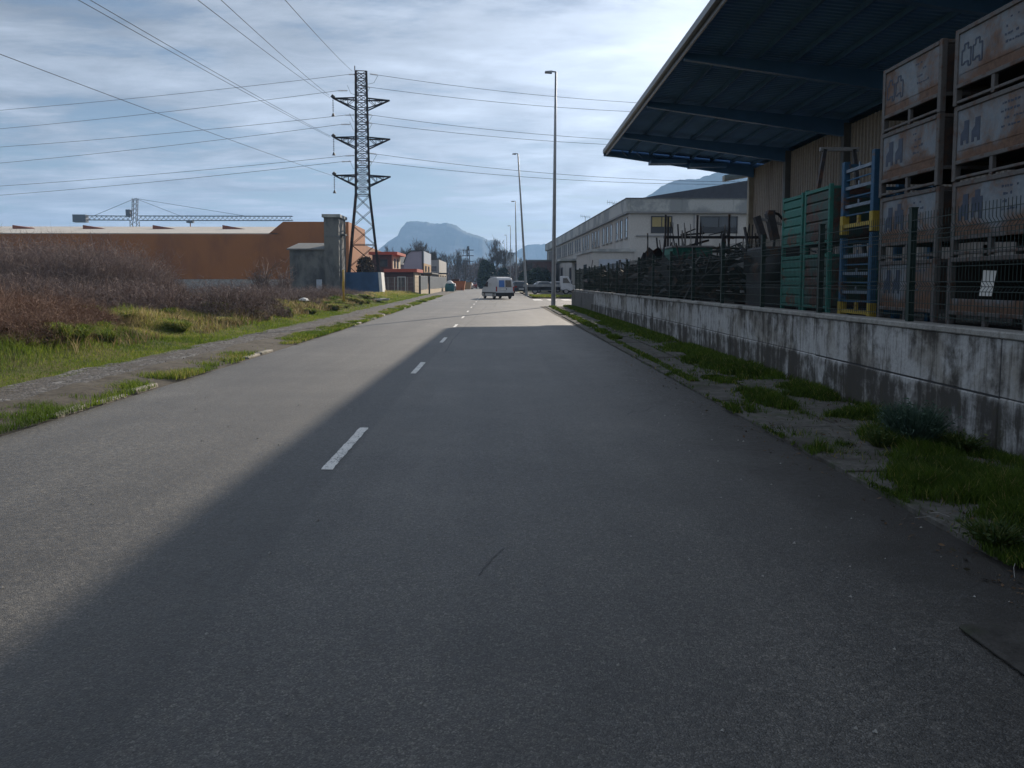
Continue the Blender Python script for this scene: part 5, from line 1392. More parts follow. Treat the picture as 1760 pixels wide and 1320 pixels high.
# ================================================================== BARE TREES
def bare_tree(loc, Hh, spread, seed, label, upright=0.5, depth=6, cat='tree'):
    r = random.Random(seed); tr = MB(); cr = MB()
    def grow(b, p, d, L_, rad, lvl):
        n = 3; pts = [p]; q_ = p; dd = d.copy()
        for k in range(n):
            dd = (dd + Vector((r.uniform(-.18, .18), r.uniform(-.18, .18), r.uniform(-.05, .12)))).normalized()
            q_ = q_ + dd*L_/n; pts.append(q_)
        b.tube(pts, [rad*(1-0.45*k/n) for k in range(n+1)], 5 if lvl < 2 else 3, False)
        if lvl >= depth: return
        for k in range(4 if lvl == 0 else 3):
            f = r.uniform(0.5, 1.0); base = pts[max(1, min(n, int(round(f*n))))]
            az = r.uniform(0, 6.28); s_ = spread*r.uniform(.35, 1.0)
            nd = (dd*upright + Vector((math.cos(az)*s_, math.sin(az)*s_, r.uniform(.25, .6)))).normalized()
            grow(cr, base, nd, L_*(r.uniform(.8, 1.15) if lvl == 0 else r.uniform(.6, .84)), max(rad*.58, 0.026), lvl+1)
    grow(tr, Vector((0, 0, 0)), Vector((0, 0, 1)), Hh*0.25, Hh*0.017, 0)
    t = empty('bare_tree', loc, label, cat, group='leafless winter trees')
    tr.build('trunk', M['bark'], t); cr.build('crown', M['bark'], t)
    return t
tl = [(682, 170, 428, .75, 'leafless tree at the far left of the clump, just right of the pylon foot'), (706, 200, 420, .75, 'leafless tree further back in the clump behind the lilac wall'), (727, 190, 416, .75, 'leafless tree above the dark edge of the lilac wall'), (752, 215, 430, .75, 'leafless tree behind the white flat roofed building'), (800, 250, 436, .7, 'leafless tree behind the dark wooden pole top'), (866, 240, 416, .6, 'leafless tree at the right of the tall pair behind the van'), (890, 230, 440, .7, 'leafless tree by the pale roofed house'), (695, 175, 418, .75, 'leafless tree behind the red eaves, leftmost of the wide far clump'), (716, 178, 413, .75, 'leafless tree in the middle of the clump behind the lilac wall'), (738, 185, 424, .7, 'leafless tree at the right of the clump behind the lilac wall'),
      (766, 225, 428, .75, 'leafless tree right of the white building'), (784, 232, 424, .7, 'leafless tree beside the dark wooden pole'), (838, 235, 418, .55, 'tall leafless tree left of the pair above the evergreen'), (853, 230, 410, .6, 'tall round crowned leafless tree behind the van'), (822, 260, 440, .6, 'small leafless tree between the far pylon and the evergreen'), (912, 170, 445, .7, 'leafless tree in front of the brick building'), (930, 175, 450, .7, 'leafless tree close to the white building far end')]
for i, (px, Y, py, sp, lab) in enumerate(tl):
    c = at(px, 490, Y); hh = at(px, py, Y).z
    bare_tree((c.x, Y, 0), hh*1.0, sp, 40+i, lab, 0.85)
# evergreens: leaf clumps through the volume
def leafy(name, loc, w_, Hh, n, seed, label, mat, size, cat='tree', shape='cone', trunk=True, group=None, kind=None):
    g = np.random.default_rng(seed)
    u = g.random(n); ang_ = g.random(n)*2*np.pi
    if shape == 'cone': z = Hh*(0.06+0.94*u); rad = w_*(1-u**1.6)*(0.35+0.65*np.sqrt(g.random(n)))
    else: z = Hh*(0.03+0.97*u); rad = w_*np.sqrt(np.clip(1-(u*1.02-0.3)**2*1.6, 0.02, 1))*np.sqrt(g.random(n))
    lump = 0.75+0.5*hash_noise(ang_*3, z*0.9, 1.0, seed)
    c = np.stack([np.cos(ang_)*rad*lump, np.sin(ang_)*rad*lump, z], -1)
    a = g.normal(size=(n, 3)); a /= np.linalg.norm(a, axis=1)[:, None]; b_ = np.cross(a, g.normal(size=(n, 3))); b_ /= np.linalg.norm(b_, axis=1)[:, None]
    s_ = size*(0.5+g.random((n, 1)))
    V = np.stack([c-a*s_, c+b_*s_*0.5, c+a*s_, c-b_*s_*0.5], 1).reshape(-1, 3)
    F = np.arange(n*4).reshape(n, 4)
    me = np_mesh('crown', V, F, np.repeat(g.random(n), 4))
    t = empty(name, loc, label, cat, group=group, kind=kind)
    link('crown', me, mat, t)
    if trunk: MB().tube([(0, 0, 0), (0, 0, Hh*.75)], [Hh*.03, Hh*.01], 7).build('trunk', M['bark'], t)
    return t
for i, (px, Y, py, wpx, lab) in enumerate(((834, 190, 449, 11, 'dark evergreen tree left of the van roof'), (843, 205, 455, 10, 'dark evergreen behind the van roof'), (905, 165, 468, 12, 'dark evergreen shrub left of the brick building'), (865, 210, 462, 11, 'low evergreen beneath the far lamps'), (921, 160, 463, 12, 'dark evergreen in front of the middle of the brick building'), (936, 175, 466, 11, 'dark evergreen touching the far end of the white building'))):
    c = at(px, 490, Y)
    leafy('evergreen_tree', (c.x, Y, 0), wpx*Y/FPX, at(px, py, Y).z, 2600, 60+i, lab, M['evergreen'], 0.45, shape='round', group='dark evergreens at the end of the road')
# hedge and thicket closing the street's end
g = np.random.default_rng(88); n = 42000
xx = g.uniform(-60, 40, n); yy = g.uniform(240, 275, n); zt_ = 4.6+2.6*hash_noise(xx, yy*0, 0.22, 12)+1.4*hash_noise(xx, yy, 0.8, 13)
zz = zt_*g.random(n)**0.8
a = g.normal(size=(n, 3))*[.5, .5, 1.3]; a /= np.linalg.norm(a, axis=1)[:, None]; b_ = np.cross(a, g.normal(size=(n, 3))); b_ /= np.linalg.norm(b_, axis=1)[:, None]
c = np.stack([xx, yy, zz], -1); s_ = (0.35+0.6*g.random((n, 1)))
V = np.stack([c-a*s_, c+b_*s_*.09, c+a*s_, c-b_*s_*.09], 1).reshape(-1, 3)
o = link('far_thicket', np_mesh('far_thicket', V, np.arange(n*4).reshape(n, 4), np.repeat(g.random(n)*.6, 4)), M['bramble'])
tag(o, 'dark winter thicket closing the far end of the street', 'thicket', kind='stuff')

# ================================================================== BRAMBLES AND GRASS
def stems(n, cx, cy, rx, ry, Hh, seed, width=0.014, arch=0.5, base=None):
    """n thin arching stems, four segments each, as narrow ribbons"""
    g = np.random.default_rng(seed)
    a = g.random(n)*2*np.pi; r_ = np.sqrt(g.random(n))
    x = cx+np.cos(a)*r_*rx; y = cy+np.sin(a)*r_*ry
    h = Hh*(0.35+0.62*g.random(n)**.7)*(1-0.70*r_**2.4)
    z0 = terr(x, y)-0.03
    d = g.random(n)*2*np.pi; lean = arch*(0.2+g.random(n))*h
    tt = np.linspace(0, 1, 5)
    curve = np.stack([x[:, None]+np.cos(d)[:, None]*lean[:, None]*tt**1.8 + g.normal(0, .035, (n, 5))*tt*Hh,
                      y[:, None]+np.sin(d)[:, None]*lean[:, None]*tt**1.8 + g.normal(0, .035, (n, 5))*tt*Hh,
                      z0[:, None]+h[:, None]*(tt*1.25-0.25*tt**3*(0.4+g.random((n, 1))*1.4))], -1)
    sd = g.random(n)*np.pi; w_ = width*(0.5+g.random(n))
    side = np.stack([np.cos(sd), np.sin(sd), np.zeros(n)], -1)[:, None]*w_[:, None, None]*(1.0-0.75*tt)[None, :, None]*0.5
    V = np.concatenate([curve-side, curve+side], 1)            # n,10,3
    idx = np.arange(n)[:, None]*10
    F = np.concatenate([idx+np.array([[k, 5+k, 6+k, k+1]]) for k in range(4)], 0)
    tint = np.clip(np.repeat(g.random(n), 10)*0.62 + np.tile(np.concatenate([tt, tt]), n)*0.30, 0, 1)
    return V.reshape(-1, 3), F, tint, curve
def bush(cx, cy, rx, ry, Hh, n, seed, label, name='bramble_bush', mat='bramble', leaves=0.0, width=0.016, arch=0.5, group='leafless brambles on the left verge', cat='bush', lmat='deadleaf'):
    t = empty(name, (0, 0, 0), label, cat, group=group)
    V, F, T, cv = stems(n, 0, 0, rx, ry, Hh, seed, width, arch)
    T = np.clip(T + random.Random(seed).uniform(-.16, .22), 0, 1)
    # stems() sampled the terrain round the origin: shift to the real ground
    base = terr(V[:, 0]+cx, V[:, 1]+cy) - terr(V[:, 0], V[:, 1]); V[:, 2] += base
    g = np.random.default_rng(seed+1)
    ns = max(6, n//45); V0, F0, T0, c0 = stems(ns, 0, 0, rx*.9, ry*.9, Hh*1.08, seed+5, width*2.0, arch*.35)
    V0[:, 2] += terr(V0[:, 0]+cx, V0[:, 1]+cy) - terr(V0[:, 0], V0[:, 1])
    F = np.concatenate([F, F0+len(V)]); V = np.concatenate([V, V0]); T = np.concatenate([T, np.clip(T0*.5+.45, 0, 1)])
    # side twigs
    m_ = n*4; k = g.integers(0, n, m_); j = g.integers(1, 5, m_); p = cv[k, j].copy(); p[:, 2] += terr(p[:, 0]+cx, p[:, 1]+cy)-terr(p[:, 0], p[:, 1])
    d = g.normal(size=(m_, 3)); d[:, 2] = np.abs(d[:, 2])*0.9; d /= np.linalg.norm(d, axis=1)[:, None]
    L_ = Hh*(0.06+0.16*g.random((m_, 1))); sd = np.cross(d, g.normal(size=(m_, 3))); sd /= np.linalg.norm(sd, axis=1)[:, None]
    w_ = width*0.55
    V2 = np.stack([p-sd*w_/2, p+sd*w_/2, p+d*L_+sd*w_*.15, p+d*L_-sd*w_*.15], 1).reshape(-1, 3)
    F2 = np.arange(m_*4).reshape(m_, 4)+len(V)
    me = np_mesh('stems', np.concatenate([V, V2]), np.concatenate([F, F2]), np.concatenate([T, np.repeat(0.3+0.6*g.random(m_), 4)]))
    t.location = (cx, cy, 0)
    link('stems', me, M[mat], t)
    if leaves:
        m_ = int(n*leaves); k = g.integers(0, n, m_); j = g.integers(0, 5, m_); p = cv[k, np.minimum(j, 2)] + g.normal(0, .05, (m_, 3))*Hh*.5
        p[:, 2] = np.maximum(p[:, 2], 0.05); p[:, 2] += terr(p[:, 0]+cx, p[:, 1]+cy)-terr(p[:, 0], p[:, 1])
        a_ = g.normal(size=(m_, 3)); a_ /= np.linalg.norm(a_, axis=1)[:, None]; b_ = np.cross(a_, g.normal(size=(m_, 3))); b_ /= np.linalg.norm(b_, axis=1)[:, None]
        s_ = 0.02+0.035*g.random((m_, 1))
        V3 = np.stack([p-a_*s_, p+b_*s_*.5, p+a_*s_, p-b_*s_*.5], 1).reshape(-1, 3)
        link('leaves', np_mesh('leaves', V3, np.arange(m_*4).reshape(m_, 4), np.repeat(g.random(m_), 4)), M[lmat], t)
    return t
# tall dark thicket
TB = [(0, 36, 4.2, 416, 'tall reddish bramble thicket at the left photo edge'), (50, 40, 4.0, 420, 'tall reddish bramble thicket, second from the left edge'), (105, 37, 3.6, 427, 'tall bramble thicket below the crane counterweight'), (150, 40, 3.6, 424, 'tall bramble thicket under the second skylight'),
      (190, 42, 3.4, 424, 'tall bramble thicket below the crane mast'), (225, 40, 2.8, 436, 'bramble thicket at the right end of the tall clump'), (255, 42, 2.4, 458, 'lower bramble falling away at the right of the tall clump'), (-60, 38, 4.5, 420, 'tall bramble thicket cut by the left photo edge'),
      (28, 42, 3.0, 412, 'highest bramble crown behind the tall thicket near the left edge'), (78, 43, 2.8, 432, 'bramble crown in the dip below the crane cabin end'), (128, 41, 2.6, 418, 'bramble crown directly below the crane mast top'), (172, 38, 2.4, 430, 'bramble crown between the mast and the second skylight'), (20, 26, 2.6, 478, 'dark bramble in front of the tall thicket at far left'), (90, 25, 2.8, 488, 'dark low bramble under the tall thicket, near the left'), (160, 25.5, 2.6, 494, 'dark low bramble in the middle of the thicket foot'), (215, 26.5, 2.2, 495, 'dark bramble at the foot of the right end of the thicket')]
for i, (px, Y, r_, py, lab) in enumerate(TB):
    c = at(px, 500, Y); bush(c.x, Y, r_*.72, 2.3, at(px, py, Y).z*1.0, 2600, 100+i, lab, leaves=0.9, width=0.019)
# weed band and near brown clumps
WBs = [(450, 43, 497, 1.5, 'brown scrub on the bank just below the bare shrub'), (485, 45, 499, 1.6, 'brown scrub right above the white litter sack'), (520, 47, 498, 1.6, 'purple brown scrub midway between the white sack and the yellow post'), (552, 50, 500, 1.6, 'purple brown scrub nearest left of the yellow post'), (580, 54, 502, 1.6, 'scrub growing round the foot of the yellow post'), (610, 66, 503, 1.8, 'low scrub between the yellow post and the blue wall'), (400, 28, 508, 1.2, 'short brown scrub in front of the dry stalks left of the shrub'), (285, 28, 490, 1.6, 'dry weedy bramble right of the tall thicket'), (330, 29, 491, 1.6, 'dry stalks in front of the grey plinth'), (375, 30.5, 493, 1.6, 'dry stalks below the orange wall'), (415, 33, 495, 1.6, 'dry stalks left of the dark shrub'), (470, 50, 499, 1.8, 'low brown bramble below the dark shrub'), (515, 54, 500, 2.2, 'low purple brown bramble before the grey tower'), (555, 58, 501, 2.2, 'low purple brown bramble left of the yellow post'), (440, 31, 510, 1.3, 'russet low bramble above the grass, left of the white litter'), (500, 41, 506, 1.6, 'dark low bramble behind the white litter'), (590, 66, 503, 2.4, 'low bramble behind the yellow post')]
for i, (px, Y, py, r_, lab) in enumerate(WBs):
    c = at(px, 510, Y); bush(c.x, Y, r_, 2.2, max(0.5, at(px, py, Y).z), 900, 140+i, lab, leaves=2.0, width=0.020, arch=0.35 if py < 497 else 0.8)
NB = [(10, 18.5, 512, 1.7, 'reddish brown dead bramble nearest the left photo edge'), (60, 19.5, 516, 1.6, 'reddish brown dead bramble, second nearest the road'), (105, 20.5, 528, 1.4, 'brown dead bramble at the right of the near clump'), (-5, 15.4, 548, 1.3, 'tangled dead bramble close to the path at the left photo edge'), (60, 16.6, 560, 1.1, 'tangled dead bramble beside the path, right of the left edge one')]
for i, (px, Y, py, r_, lab) in enumerate(NB):
    c = at(px, 580, Y); bush(c.x, Y, r_, 1.5, max(.6, at(px, py, Y).z), 2400, 170+i, lab, mat='bramble_red', leaves=1.2, width=0.011, arch=0.8)
# dark bare shrubs in front of the factory plinth
for i, (px, Y, py, lab) in enumerate(((452, 60, 448, 'dark many stemmed bare shrub in front of the orange factory'), (487, 62, 458, 'smaller bare shrub beside the grey tower'))):
    c = at(px, 500, Y)
    bush(c.x, Y, 0.55, 0.5, at(px, py, Y).z*1.05, 160, 190+i, lab, 'bare_shrub', width=0.06, arch=0.55, leaves=0.0)
c = at(628, 470, 91.2)
leafy('ivy_bush', (c.x, 91.4, 1.6), 1.1, 2.9, 2200, 77, 'dark ivy bush growing up between the pylon legs', M['deadleaf'], 0.16, cat='bush', shape='round', trunk=True)

def blades(pos, h, w_, g, bend=0.35):
    n = len(pos); a = g.random(n)*2*np.pi; s_ = g.random(n)*2*np.pi
    side = np.stack([np.cos(s_), np.sin(s_), np.zeros(n)], -1)*(w_/2)[:, None]
    b_ = np.stack([np.cos(a), np.sin(a), np.zeros(n)], -1)*(h*bend*(.3+g.random(n)*1.2))[:, None]
    up = np.zeros((n, 3)); up[:, 2] = h
    m1 = pos + up*0.55 + b_*0.3; tp = pos + up + b_
    V = np.stack([pos-side, pos+side, m1+side*.75, m1-side*.75, tp], 1).reshape(-1, 3)
    i = np.arange(n)[:, None]*5
    F = np.concatenate([np.concatenate([i, i+1, i+2], 1), np.concatenate([i, i+2, i+3], 1), np.concatenate([i+3, i+2, i+4], 1)], 0)
    return V, F
def grass_obj(name, pos, h, w_, tint, mat, label, seed, bend=0.4, cat='grass'):
    g = np.random.default_rng(seed)
    V, F = blades(pos, h, w_, g, bend)
    o = link(name, np_mesh(name, V, F, np.repeat(tint, 5)), M[mat])
    return tag(o, label, cat, kind='stuff')
# left verge grass, denser near the camera
g = np.random.default_rng(5)
def left_edge(y): return np.interp(y, YL, [7.05, 7.05, 7.0, 7.1, 7.6, 8.4, 9.0])
P = []
for (ya, yb, dens, wmax) in ((8, 22, 1700, 6.5), (22, 40, 760, 6.0), (40, 100, 150, 6)):
    n = int((yb-ya)*wmax*dens*0.5)
    yy = g.uniform(ya, yb, n); dd = g.random(n)**1.25*wmax
    P.append(np.stack([-left_edge(yy)-dd+0.12*(hash_noise(yy*0, yy, 2.0, 31)-.3), yy, dd], -1))
P = np.concatenate(P); x, yy, dd = P.T
pos = np.stack([x, yy, terr(x, yy)-0.01], -1)
tus = hash_noise(x, yy, 0.9, 40); dry = hash_noise(x, yy, 0.55, 41)
h = (0.035+0.075*tus+0.14*np.clip(dd-1.1, 0, 1.6)*tus)*(0.5+0.9*g.random(len(x)))
tint = np.clip(0.14+0.50*g.random(len(x))*(.6+.8*hash_noise(x, yy, 2.2, 42)) + np.clip(dd-1.1, 0, 2)*0.34*dry*1.3 + 0.25*(dry-0.5), 0, 1)
w_ = np.clip(0.00058*yy, 0.005, 0.04)*(0.7+.6*g.random(len(x)))
grass_obj('verge_grass', pos, h, w_, tint, 'grass', 'sunlit rough green grass along the left path', 6)
# straw tufts on the bank
g = np.random.default_rng(15); n = 26000
yy = g.uniform(13, 62, n); dd = 1.2+g.random(n)*7
x = -left_edge(yy)-dd; k = hash_noise(x, yy, 0.6, 45) > 0.50; x, yy, dd = x[k], yy[k], dd[k]
pos = np.stack([x, yy, terr(x, yy)-.01], -1)
grass_obj('dry_grass', pos, (0.12+0.24*hash_noise(x, yy, 1.1, 46))*(.6+.7*g.random(len(x))), np.clip(0.0013*yy, .012, .06), g.random(len(x)), 'straw', 'straw coloured dry grass on the bank under the brambles', 16, 0.6)
g = np.random.default_rng(19); VV, FF, TT_ = [], [], []; off = 0
for k in range(75):
    cy_ = 12+50*g.random()**1.3; dd_ = 1.1+4.2*g.random(); cx_ = -float(left_edge(cy_))-dd_
    rr_ = .18+.28*g.random(); hh_ = .14+.24*g.random(); n = int(520*rr_/.4)
    a = g.random(n)*6.283; r_ = np.sqrt(g.random(n))
    bx = cx_+np.cos(a)*r_*rr_*.45; by = cy_+np.sin(a)*r_*rr_*.45; bz = terr(bx, by)-.02
    L_ = hh_*(.6+.7*g.random(n)); out_ = rr_*(.5+1.0*g.random(n))*(.3+.7*r_)
    p0 = np.stack([bx, by, bz], -1); dr = np.stack([np.cos(a), np.sin(a), 0*a], -1)
    p1 = p0+dr*(out_*.45)[:, None]; p1[:, 2] += L_*.85; p2 = p0+dr*out_[:, None]*1.25; p2[:, 2] += L_*(.35+.6*g.random(n))
    wd = np.clip(.0009*cy_, .010, .05); s__ = g.random(n)*6.283; sd = np.stack([np.cos(s__), np.sin(s__), 0*s__], -1)*wd/2
    V = np.stack([p0-sd, p0+sd, p1+sd*.8, p1-sd*.8, p2], 1).reshape(-1, 3); i = np.arange(n)[:, None]*5+off
    FF.append(np.concatenate([np.concatenate([i, i+1, i+2], 1), np.concatenate([i, i+2, i+3], 1), np.concatenate([i+3, i+2, i+4], 1)], 0)); VV.append(V); off += n*5
    TT_.append(np.repeat(np.clip(.25+.55*g.random(n)+.35*(g.random()-.35), 0, 1), 5))
o = link('grass_tussocks', np_mesh('grass_tussocks', np.concatenate(VV), np.concatenate(FF), np.concatenate(TT_)), M['grass'])
tag(o, 'arching half dry grass tussocks on the bank between path and brambles', 'grass', kind='stuff')
# kerb-side clumps on the left
g = np.random.default_rng(25); n = 150000
yy = 6+g.random(n)**1.3*84; x = np.array([road_left(v) for v in yy])-0.80+0.84*g.random(n)
k = hash_noise(x, yy, 0.85, 47)*0.6+hash_noise(x, yy, 2.6, 48)*0.4 > 0.44+.26*g.random(n); x, yy = x[k], yy[k]
pos = np.stack([x, yy, np.full(len(x), .03)], -1)
grass_obj('kerb_grass', pos, (0.04+.085*hash_noise(x, yy, 1.5, 49))*(.4+.9*g.random(len(x))), np.clip(0.0007*yy, .006, .04), np.clip(.08+.75*g.random(len(x))*hash_noise(x, yy, 1.0, 50)*1.4, 0, 1), 'grass', 'grass clumps growing over the broken left kerb', 26)
g = np.random.default_rng(83); n = 6000
yy = 7+g.random(n)**1.3*40; x = np.interp(yy, RY, RL)-.05-1.9*g.random(n); k = hash_noise(x, yy, 1.3, 84)*.6+hash_noise(x, yy, 5., 85)*.4 > .44; x, yy = x[k], yy[k]; n = len(x)
c = np.stack([x, yy, .095+.02*g.random(n)], -1); a = g.normal(size=(n, 3))*[1, 1, .3]; a /= np.linalg.norm(a, axis=1)[:, None]; b_ = np.cross(a, np.array([0, 0, 1.0])+g.normal(size=(n, 3))*.35); b_ /= np.linalg.norm(b_, axis=1)[:, None]
s_ = .005+.014*g.random((n, 1))**2
o = link('path_litter', np_mesh('path_litter', np.stack([c-a*s_, c+b_*s_*.5, c+a*s_, c-b_*s_*.5], 1).reshape(-1, 3), np.arange(n*4).reshape(n, 4), np.repeat(g.random(n), 4)), M['deadleaf'])
tag(o, 'dead leaves and crumbs on the left path and broken kerb', 'leaf litter', kind='stuff')
# right pavement: patches
g = np.random.default_rng(35)
pat = [(3.75, 5.75, .62, 1.25, 1.0, .10), (4.1, 4.6, .5, .7, .9, .10), (4.35, 6.3, .25, 1.2, .7, .08), (3.62, 10.0, .17, .85, 1.0, .09), (4.38, 10.7, .22, .75, .9, .10), (4.15, 8.9, .30, .30, .7, .08), (4.25, 13.4, .36, 1.1, 1.0, .12), (4.0, 14.9, .3, .6, .8, .10),
       (4.42, 8.4, .15, .7, .8, .10), (3.35, 7.1, .14, .5, .6, .07), (3.75, 7.35, .16, .35, .9, .14), (3.0, 4.35, .16, .45, .7, .06), (2.92, 5.6, .05, .9, .6, .04), (2.90, 7.6, .05, 1.0, .5, .04), (3.3, 3.9, .22, .30, .7, .06), (2.92, 10.5, .06, 1.6, .4, .03), (3.6, 12.2, .25, .4, .6, .06)]
PP, HH, TT = [], [], []
n = 420000
x = g.uniform(2.84, 4.64, n); yy = 3.2+13.3*g.random(n)**1.25
f = np.zeros(n); hb = np.zeros(n)
for (cx, cy, rx, ry, den, hh) in pat:
    q_ = den*np.exp(-(((x-cx)/rx)**2+((yy-cy)/ry)**2)*0.9); hb = np.where(q_ > f, hh, hb); f = np.maximum(f, q_)
nz_ = hash_noise(x, yy, 2.3, 58)*.5+hash_noise(x, yy, 6.0, 59)*.32+hash_noise(x, yy, 17.0, 60)*.18
f = f + .07 + (nz_-.5)*1.35 + .22*np.clip((x-4.25)/.35, 0, 1)
k = (f-.40)*1.9 > g.random(n)**1.1; k |= (f > .12) & (g.random(n) < .02)
x, yy, f, hb = x[k], yy[k], f[k], hb[k]
lo = hash_noise(x, yy, 4.5, 61)
PP.append(np.stack([x, yy, np.full(len(x), .03)], -1)); HH.append(np.maximum(hb, .05)*1.25*(.3+.9*g.random(len(x)))*(.45+.6*np.clip(f, 0, 1))*(.55+.9*lo))
TT.append(np.clip(.0+.26*g.random(len(x))+.16*(lo-.4)+.6*(g.random(len(x)) < .05), 0, 1))
# strip at the wall foot and at the kerb further on
for (xa, xb, ya, yb, n, hh) in ((3.95, 4.66, 15, 50, 42000, .11), (2.98, 3.30, 21, 49, 16000, .10), (3.6, 4.5, 17, 30, 16000, .06), (2.95, 3.12, 12, 22, 3500, .05)):
    yy = ya+(yb-ya)*g.random(n)**1.25; x = xa+(xb-xa)*g.random(n)**(.7 if xa > 3.5 else 1.0)+.0085*yy
    k = hash_noise(x, yy, .9, 56)*.65+hash_noise(x, yy, 3.0, 57)*.35 > (.34 if hh > .1 else .45)+.34*(g.random(n)-.5); x, yy = x[k], yy[k]
    PP.append(np.stack([np.minimum(x, 4.6+.0085*yy), yy, np.full(len(x), .03)], -1)); HH.append(hh*(.4+.9*g.random(len(x)))); TT.append(np.clip(.04+.34*g.random(len(x))+.5*(g.random(len(x)) < .05), 0, 1))
pos = np.concatenate(PP); h = np.concatenate(HH); tint = np.concatenate(TT)
grass_obj('pavement_grass', pos, h, np.clip(.0012*pos[:, 1], .0075, .04), tint, 'grass', 'green grass growing over the slabs of the right pavement', 36, .5)
g = np.random.default_rng(81); n = 5200
x = 2.55+2.1*g.random(n); yy = 3+15*g.random(n)**1.4; k = hash_noise(x, yy, 1.7, 82)*.6+hash_noise(x, yy, 5., 83)*.4 > .47; x, yy = x[k], yy[k]; n = len(x)
c = np.stack([x, yy, np.where(x > 2.9, .05, .006)+.012*g.random(n)], -1); a = g.normal(size=(n, 3))*[1, 1, .25]; a /= np.linalg.norm(a, axis=1)[:, None]; b_ = np.cross(a, np.array([0, 0, 1.0])+g.normal(size=(n, 3))*.35); b_ /= np.linalg.norm(b_, axis=1)[:, None]
s_ = .006+.018*g.random((n, 1))**2
o = link('leaf_litter', np_mesh('leaf_litter', np.stack([c-a*s_, c+b_*s_*.5, c+a*s_, c-b_*s_*.5], 1).reshape(-1, 3), np.arange(n*4).reshape(n, 4), np.repeat(g.random(n)*.8, 4)), M['deadleaf'])
tag(o, 'brown leaf litter and crumbs on the right pavement and gutter', 'leaf litter', kind='stuff')
# far verge grass on the corner
g = np.random.default_rng(65); n = 9000
x = 3.7+g.random(n)**1.6*7; yy = 76+g.random(n)*9; pos = np.stack([x, yy, np.full(n, .1)], -1); k = hash_noise(x, yy, .7, 66) > .35
grass_obj('corner_grass', pos[k], (.08+.16*g.random(n))[k], np.full(k.sum(), .05), np.clip(.2+.6*g.random(n), 0, 1)[k], 'grass', 'scruffy grass on the far street corner beside the leaning lamp', 67)
# bluish shrub at the wall foot
def tuft(loc, rx, Hh, n, seed, label, mat, name, wd=0.008):
    g = np.random.default_rng(seed); a = g.random(n)*6.283; r_ = np.sqrt(g.random(n))
    pos = np.stack([np.cos(a)*r_*rx*.35, np.sin(a)*r_*rx*.5, np.zeros(n)], -1)
    h = Hh*(.45+.65*g.random(n)); tilt = .25+.55*g.random(n)
    tip = pos + np.stack([np.cos(a)*rx*tilt*r_*1.5, np.sin(a)*rx*tilt*r_*1.9, h], -1)
    s_ = g.random(n)*6.283; side = np.stack([np.cos(s_), np.sin(s_), 0*s_], -1)*wd/2
    mid = pos*.45+tip*.55; mid[:, 2] += h*.05
    V = np.stack([pos-side, pos+side, mid+side, mid-side, tip], 1).reshape(-1, 3); i = np.arange(n)[:, None]*5
    F = np.concatenate([np.concatenate([i, i+1, i+2], 1), np.concatenate([i, i+2, i+3], 1), np.concatenate([i+3, i+2, i+4], 1)], 0)
    t = empty(name, loc, label, 'plant'); link('leaves', np_mesh('leaves', V, F, np.repeat(g.random(n), 5)), M[mat], t)
    m_ = n; f = g.random((m_, 1))*.8+.2; p = pos*(1-f)+tip*f + g.normal(0, .012, (m_, 3)); d = g.normal(size=(m_, 3)); d /= np.linalg.norm(d, axis=1)[:, None]; e = np.cross(d, g.normal(size=(m_, 3))); e /= np.linalg.norm(e, axis=1)[:, None]
    s_ = .012+.014*g.random((m_, 1)); V = np.stack([p-d*s_, p+e*s_*.4, p+d*s_, p-e*s_*.4], 1).reshape(-1, 3)
    link('leaflets', np_mesh('leaflets', V, np.arange(m_*4).reshape(m_, 4), np.repeat(g.random(m_), 4)), M[mat], t)['kind'] = 'stuff'
    return t
tuft((4.02, 7.25, .04), .26, .38, 1800, 71, 'bluish green feathery shrub at the foot of the concrete wall', 'shrub', 'shrub')
tuft((4.30, 6.95, .04), .18, .17, 600, 72, 'darker low weed beside the bluish shrub', 'weed_dark', 'weed')
tuft((3.62, 7.1, .04), .12, .18, 300, 73, 'small dark weed at the edge of the big grass patch', 'weed_dark', 'weed')
tuft((2.98, 4.45, .05), .16, .12, 350, 74, 'small leafy weed on the road edge near the photo corner', 'weed_dark', 'weed')
# dry stalks lying on the pavement
rs = random.Random(3)
for k, (px, py) in enumerate(((1596, 893), (1612, 886), (1690, 906), (1708, 912), (1742, 982))):
    p = gnd(px, py, .05)
    d = Vector((rs.uniform(-1, 1), rs.uniform(-.6, .6), 0)).normalized()*rs.uniform(.06, .14)
    o = MB().tube([p-d, p+Vector((0, 0, .02)), p+d+Vector((rs.uniform(-.03, .03), 0, .01))], .0017, 4).build('dry_stalk', M['coping'])
    tag(o, ('pale dry stalk on the slab edge, leftmost of the pair below the big grass patch', 'pale dry stalk crossing the first at the lower rim of the big grass patch', 'short dry stalk on the slab near the photo edge', 'dry stalk closest to the weeds at the photo edge', 'dry stalk lying on the dirt below the slabs, nearest of all')[k], 'stalk', 'dry stalks on the pavement')
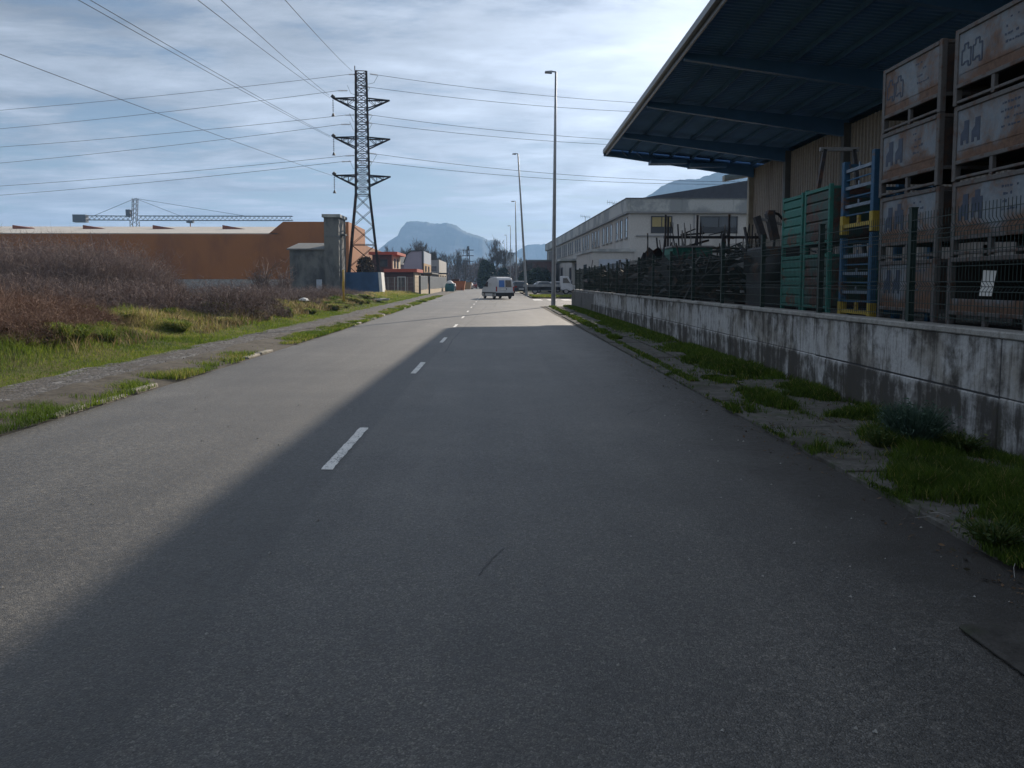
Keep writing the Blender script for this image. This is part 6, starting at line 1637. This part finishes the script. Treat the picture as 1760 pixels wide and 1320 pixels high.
# litter on the left bank
for (px, py, s_, lab, mt) in ((523, 527, .28, 'white plastic sack dumped in the brambles left of the yellow post', 'debris_white'), (618, 512, .5, 'pale board lying on the bank below the blue wall', 'coping'), (652, 514, .6, 'pale slab lying in the grass right of the blue wall', 'coping'), (32, 545, .16, 'small white rag caught in the left bramble', 'debris_white')):
    p = gnd(px, py, .35)
    z = float(terr(p.x, p.y)) if p.x < -7 else 0.1
    r = random.Random(px); b = MB(); import itertools
    b.lathe([(s_*.2, 0), (s_*.9, .04), (s_, s_*.25), (s_*.7, s_*.55), (s_*.2, s_*.75), (0, s_*.76)] if s_ < .4 else [(s_*.9, 0), (s_, .03), (s_*.95, .12), (0, .14)], n=9)
    b.v = [(v[0]*(1.3 if s_ > .4 else 1)+r.uniform(-.12, .12)*s_, v[1]+r.uniform(-.12, .12)*s_, v[2]+r.uniform(-.05, .08)*s_) for v in b.v]
    o = b.build('litter', M[mt], None, (p.x, p.y, z + (.35 if px < 100 else .12)), (0, r.uniform(-.2, .2), r.uniform(0, 3))); tag(o, lab, 'litter')
# loose chippings on the road
rs = random.Random(8); st = MB()
for k in range(170):
    y_ = 2.6+rs.random()**1.5*14; x_ = rs.choice((rs.uniform(-5, 2.6), rs.uniform(1.7, 2.8))); s_ = rs.uniform(.004, .013)
    st.add([(x_-s_, y_, .002), (x_+s_*.3, y_-s_, .002), (x_+s_, y_+s_*.6, .002), (x_+s_*.1, y_+s_*.1, s_*1.1)], [(0, 1, 3), (1, 2, 3), (2, 0, 3), (0, 2, 1)])
o = st.build('chippings', M['coping']); tag(o, 'loose stone chippings scattered on the asphalt', 'chippings', kind='stuff')

# ================================================================== HAZE
hz = NT('haze'); hz.N.remove(hz.b)
pv = hz.new('ShaderNodeVolumePrincipled'); pv.inputs['Density'].default_value = 0.00031
pv.inputs['Color'].default_value = (0.36, 0.61, 1.0, 1); pv.inputs['Anisotropy'].default_value = 0.2
hz.L.new(pv.outputs[0], hz.N['Material Output'].inputs['Volume'])
o = MB().box(-1900, 1900, -500, 3400, -1.06, 262).build('haze', hz.m); o['kind'] = 'stuff'
tag(o, 'thin blue winter haze lying over the street and the mountains', 'haze')
o.visible_shadow = True
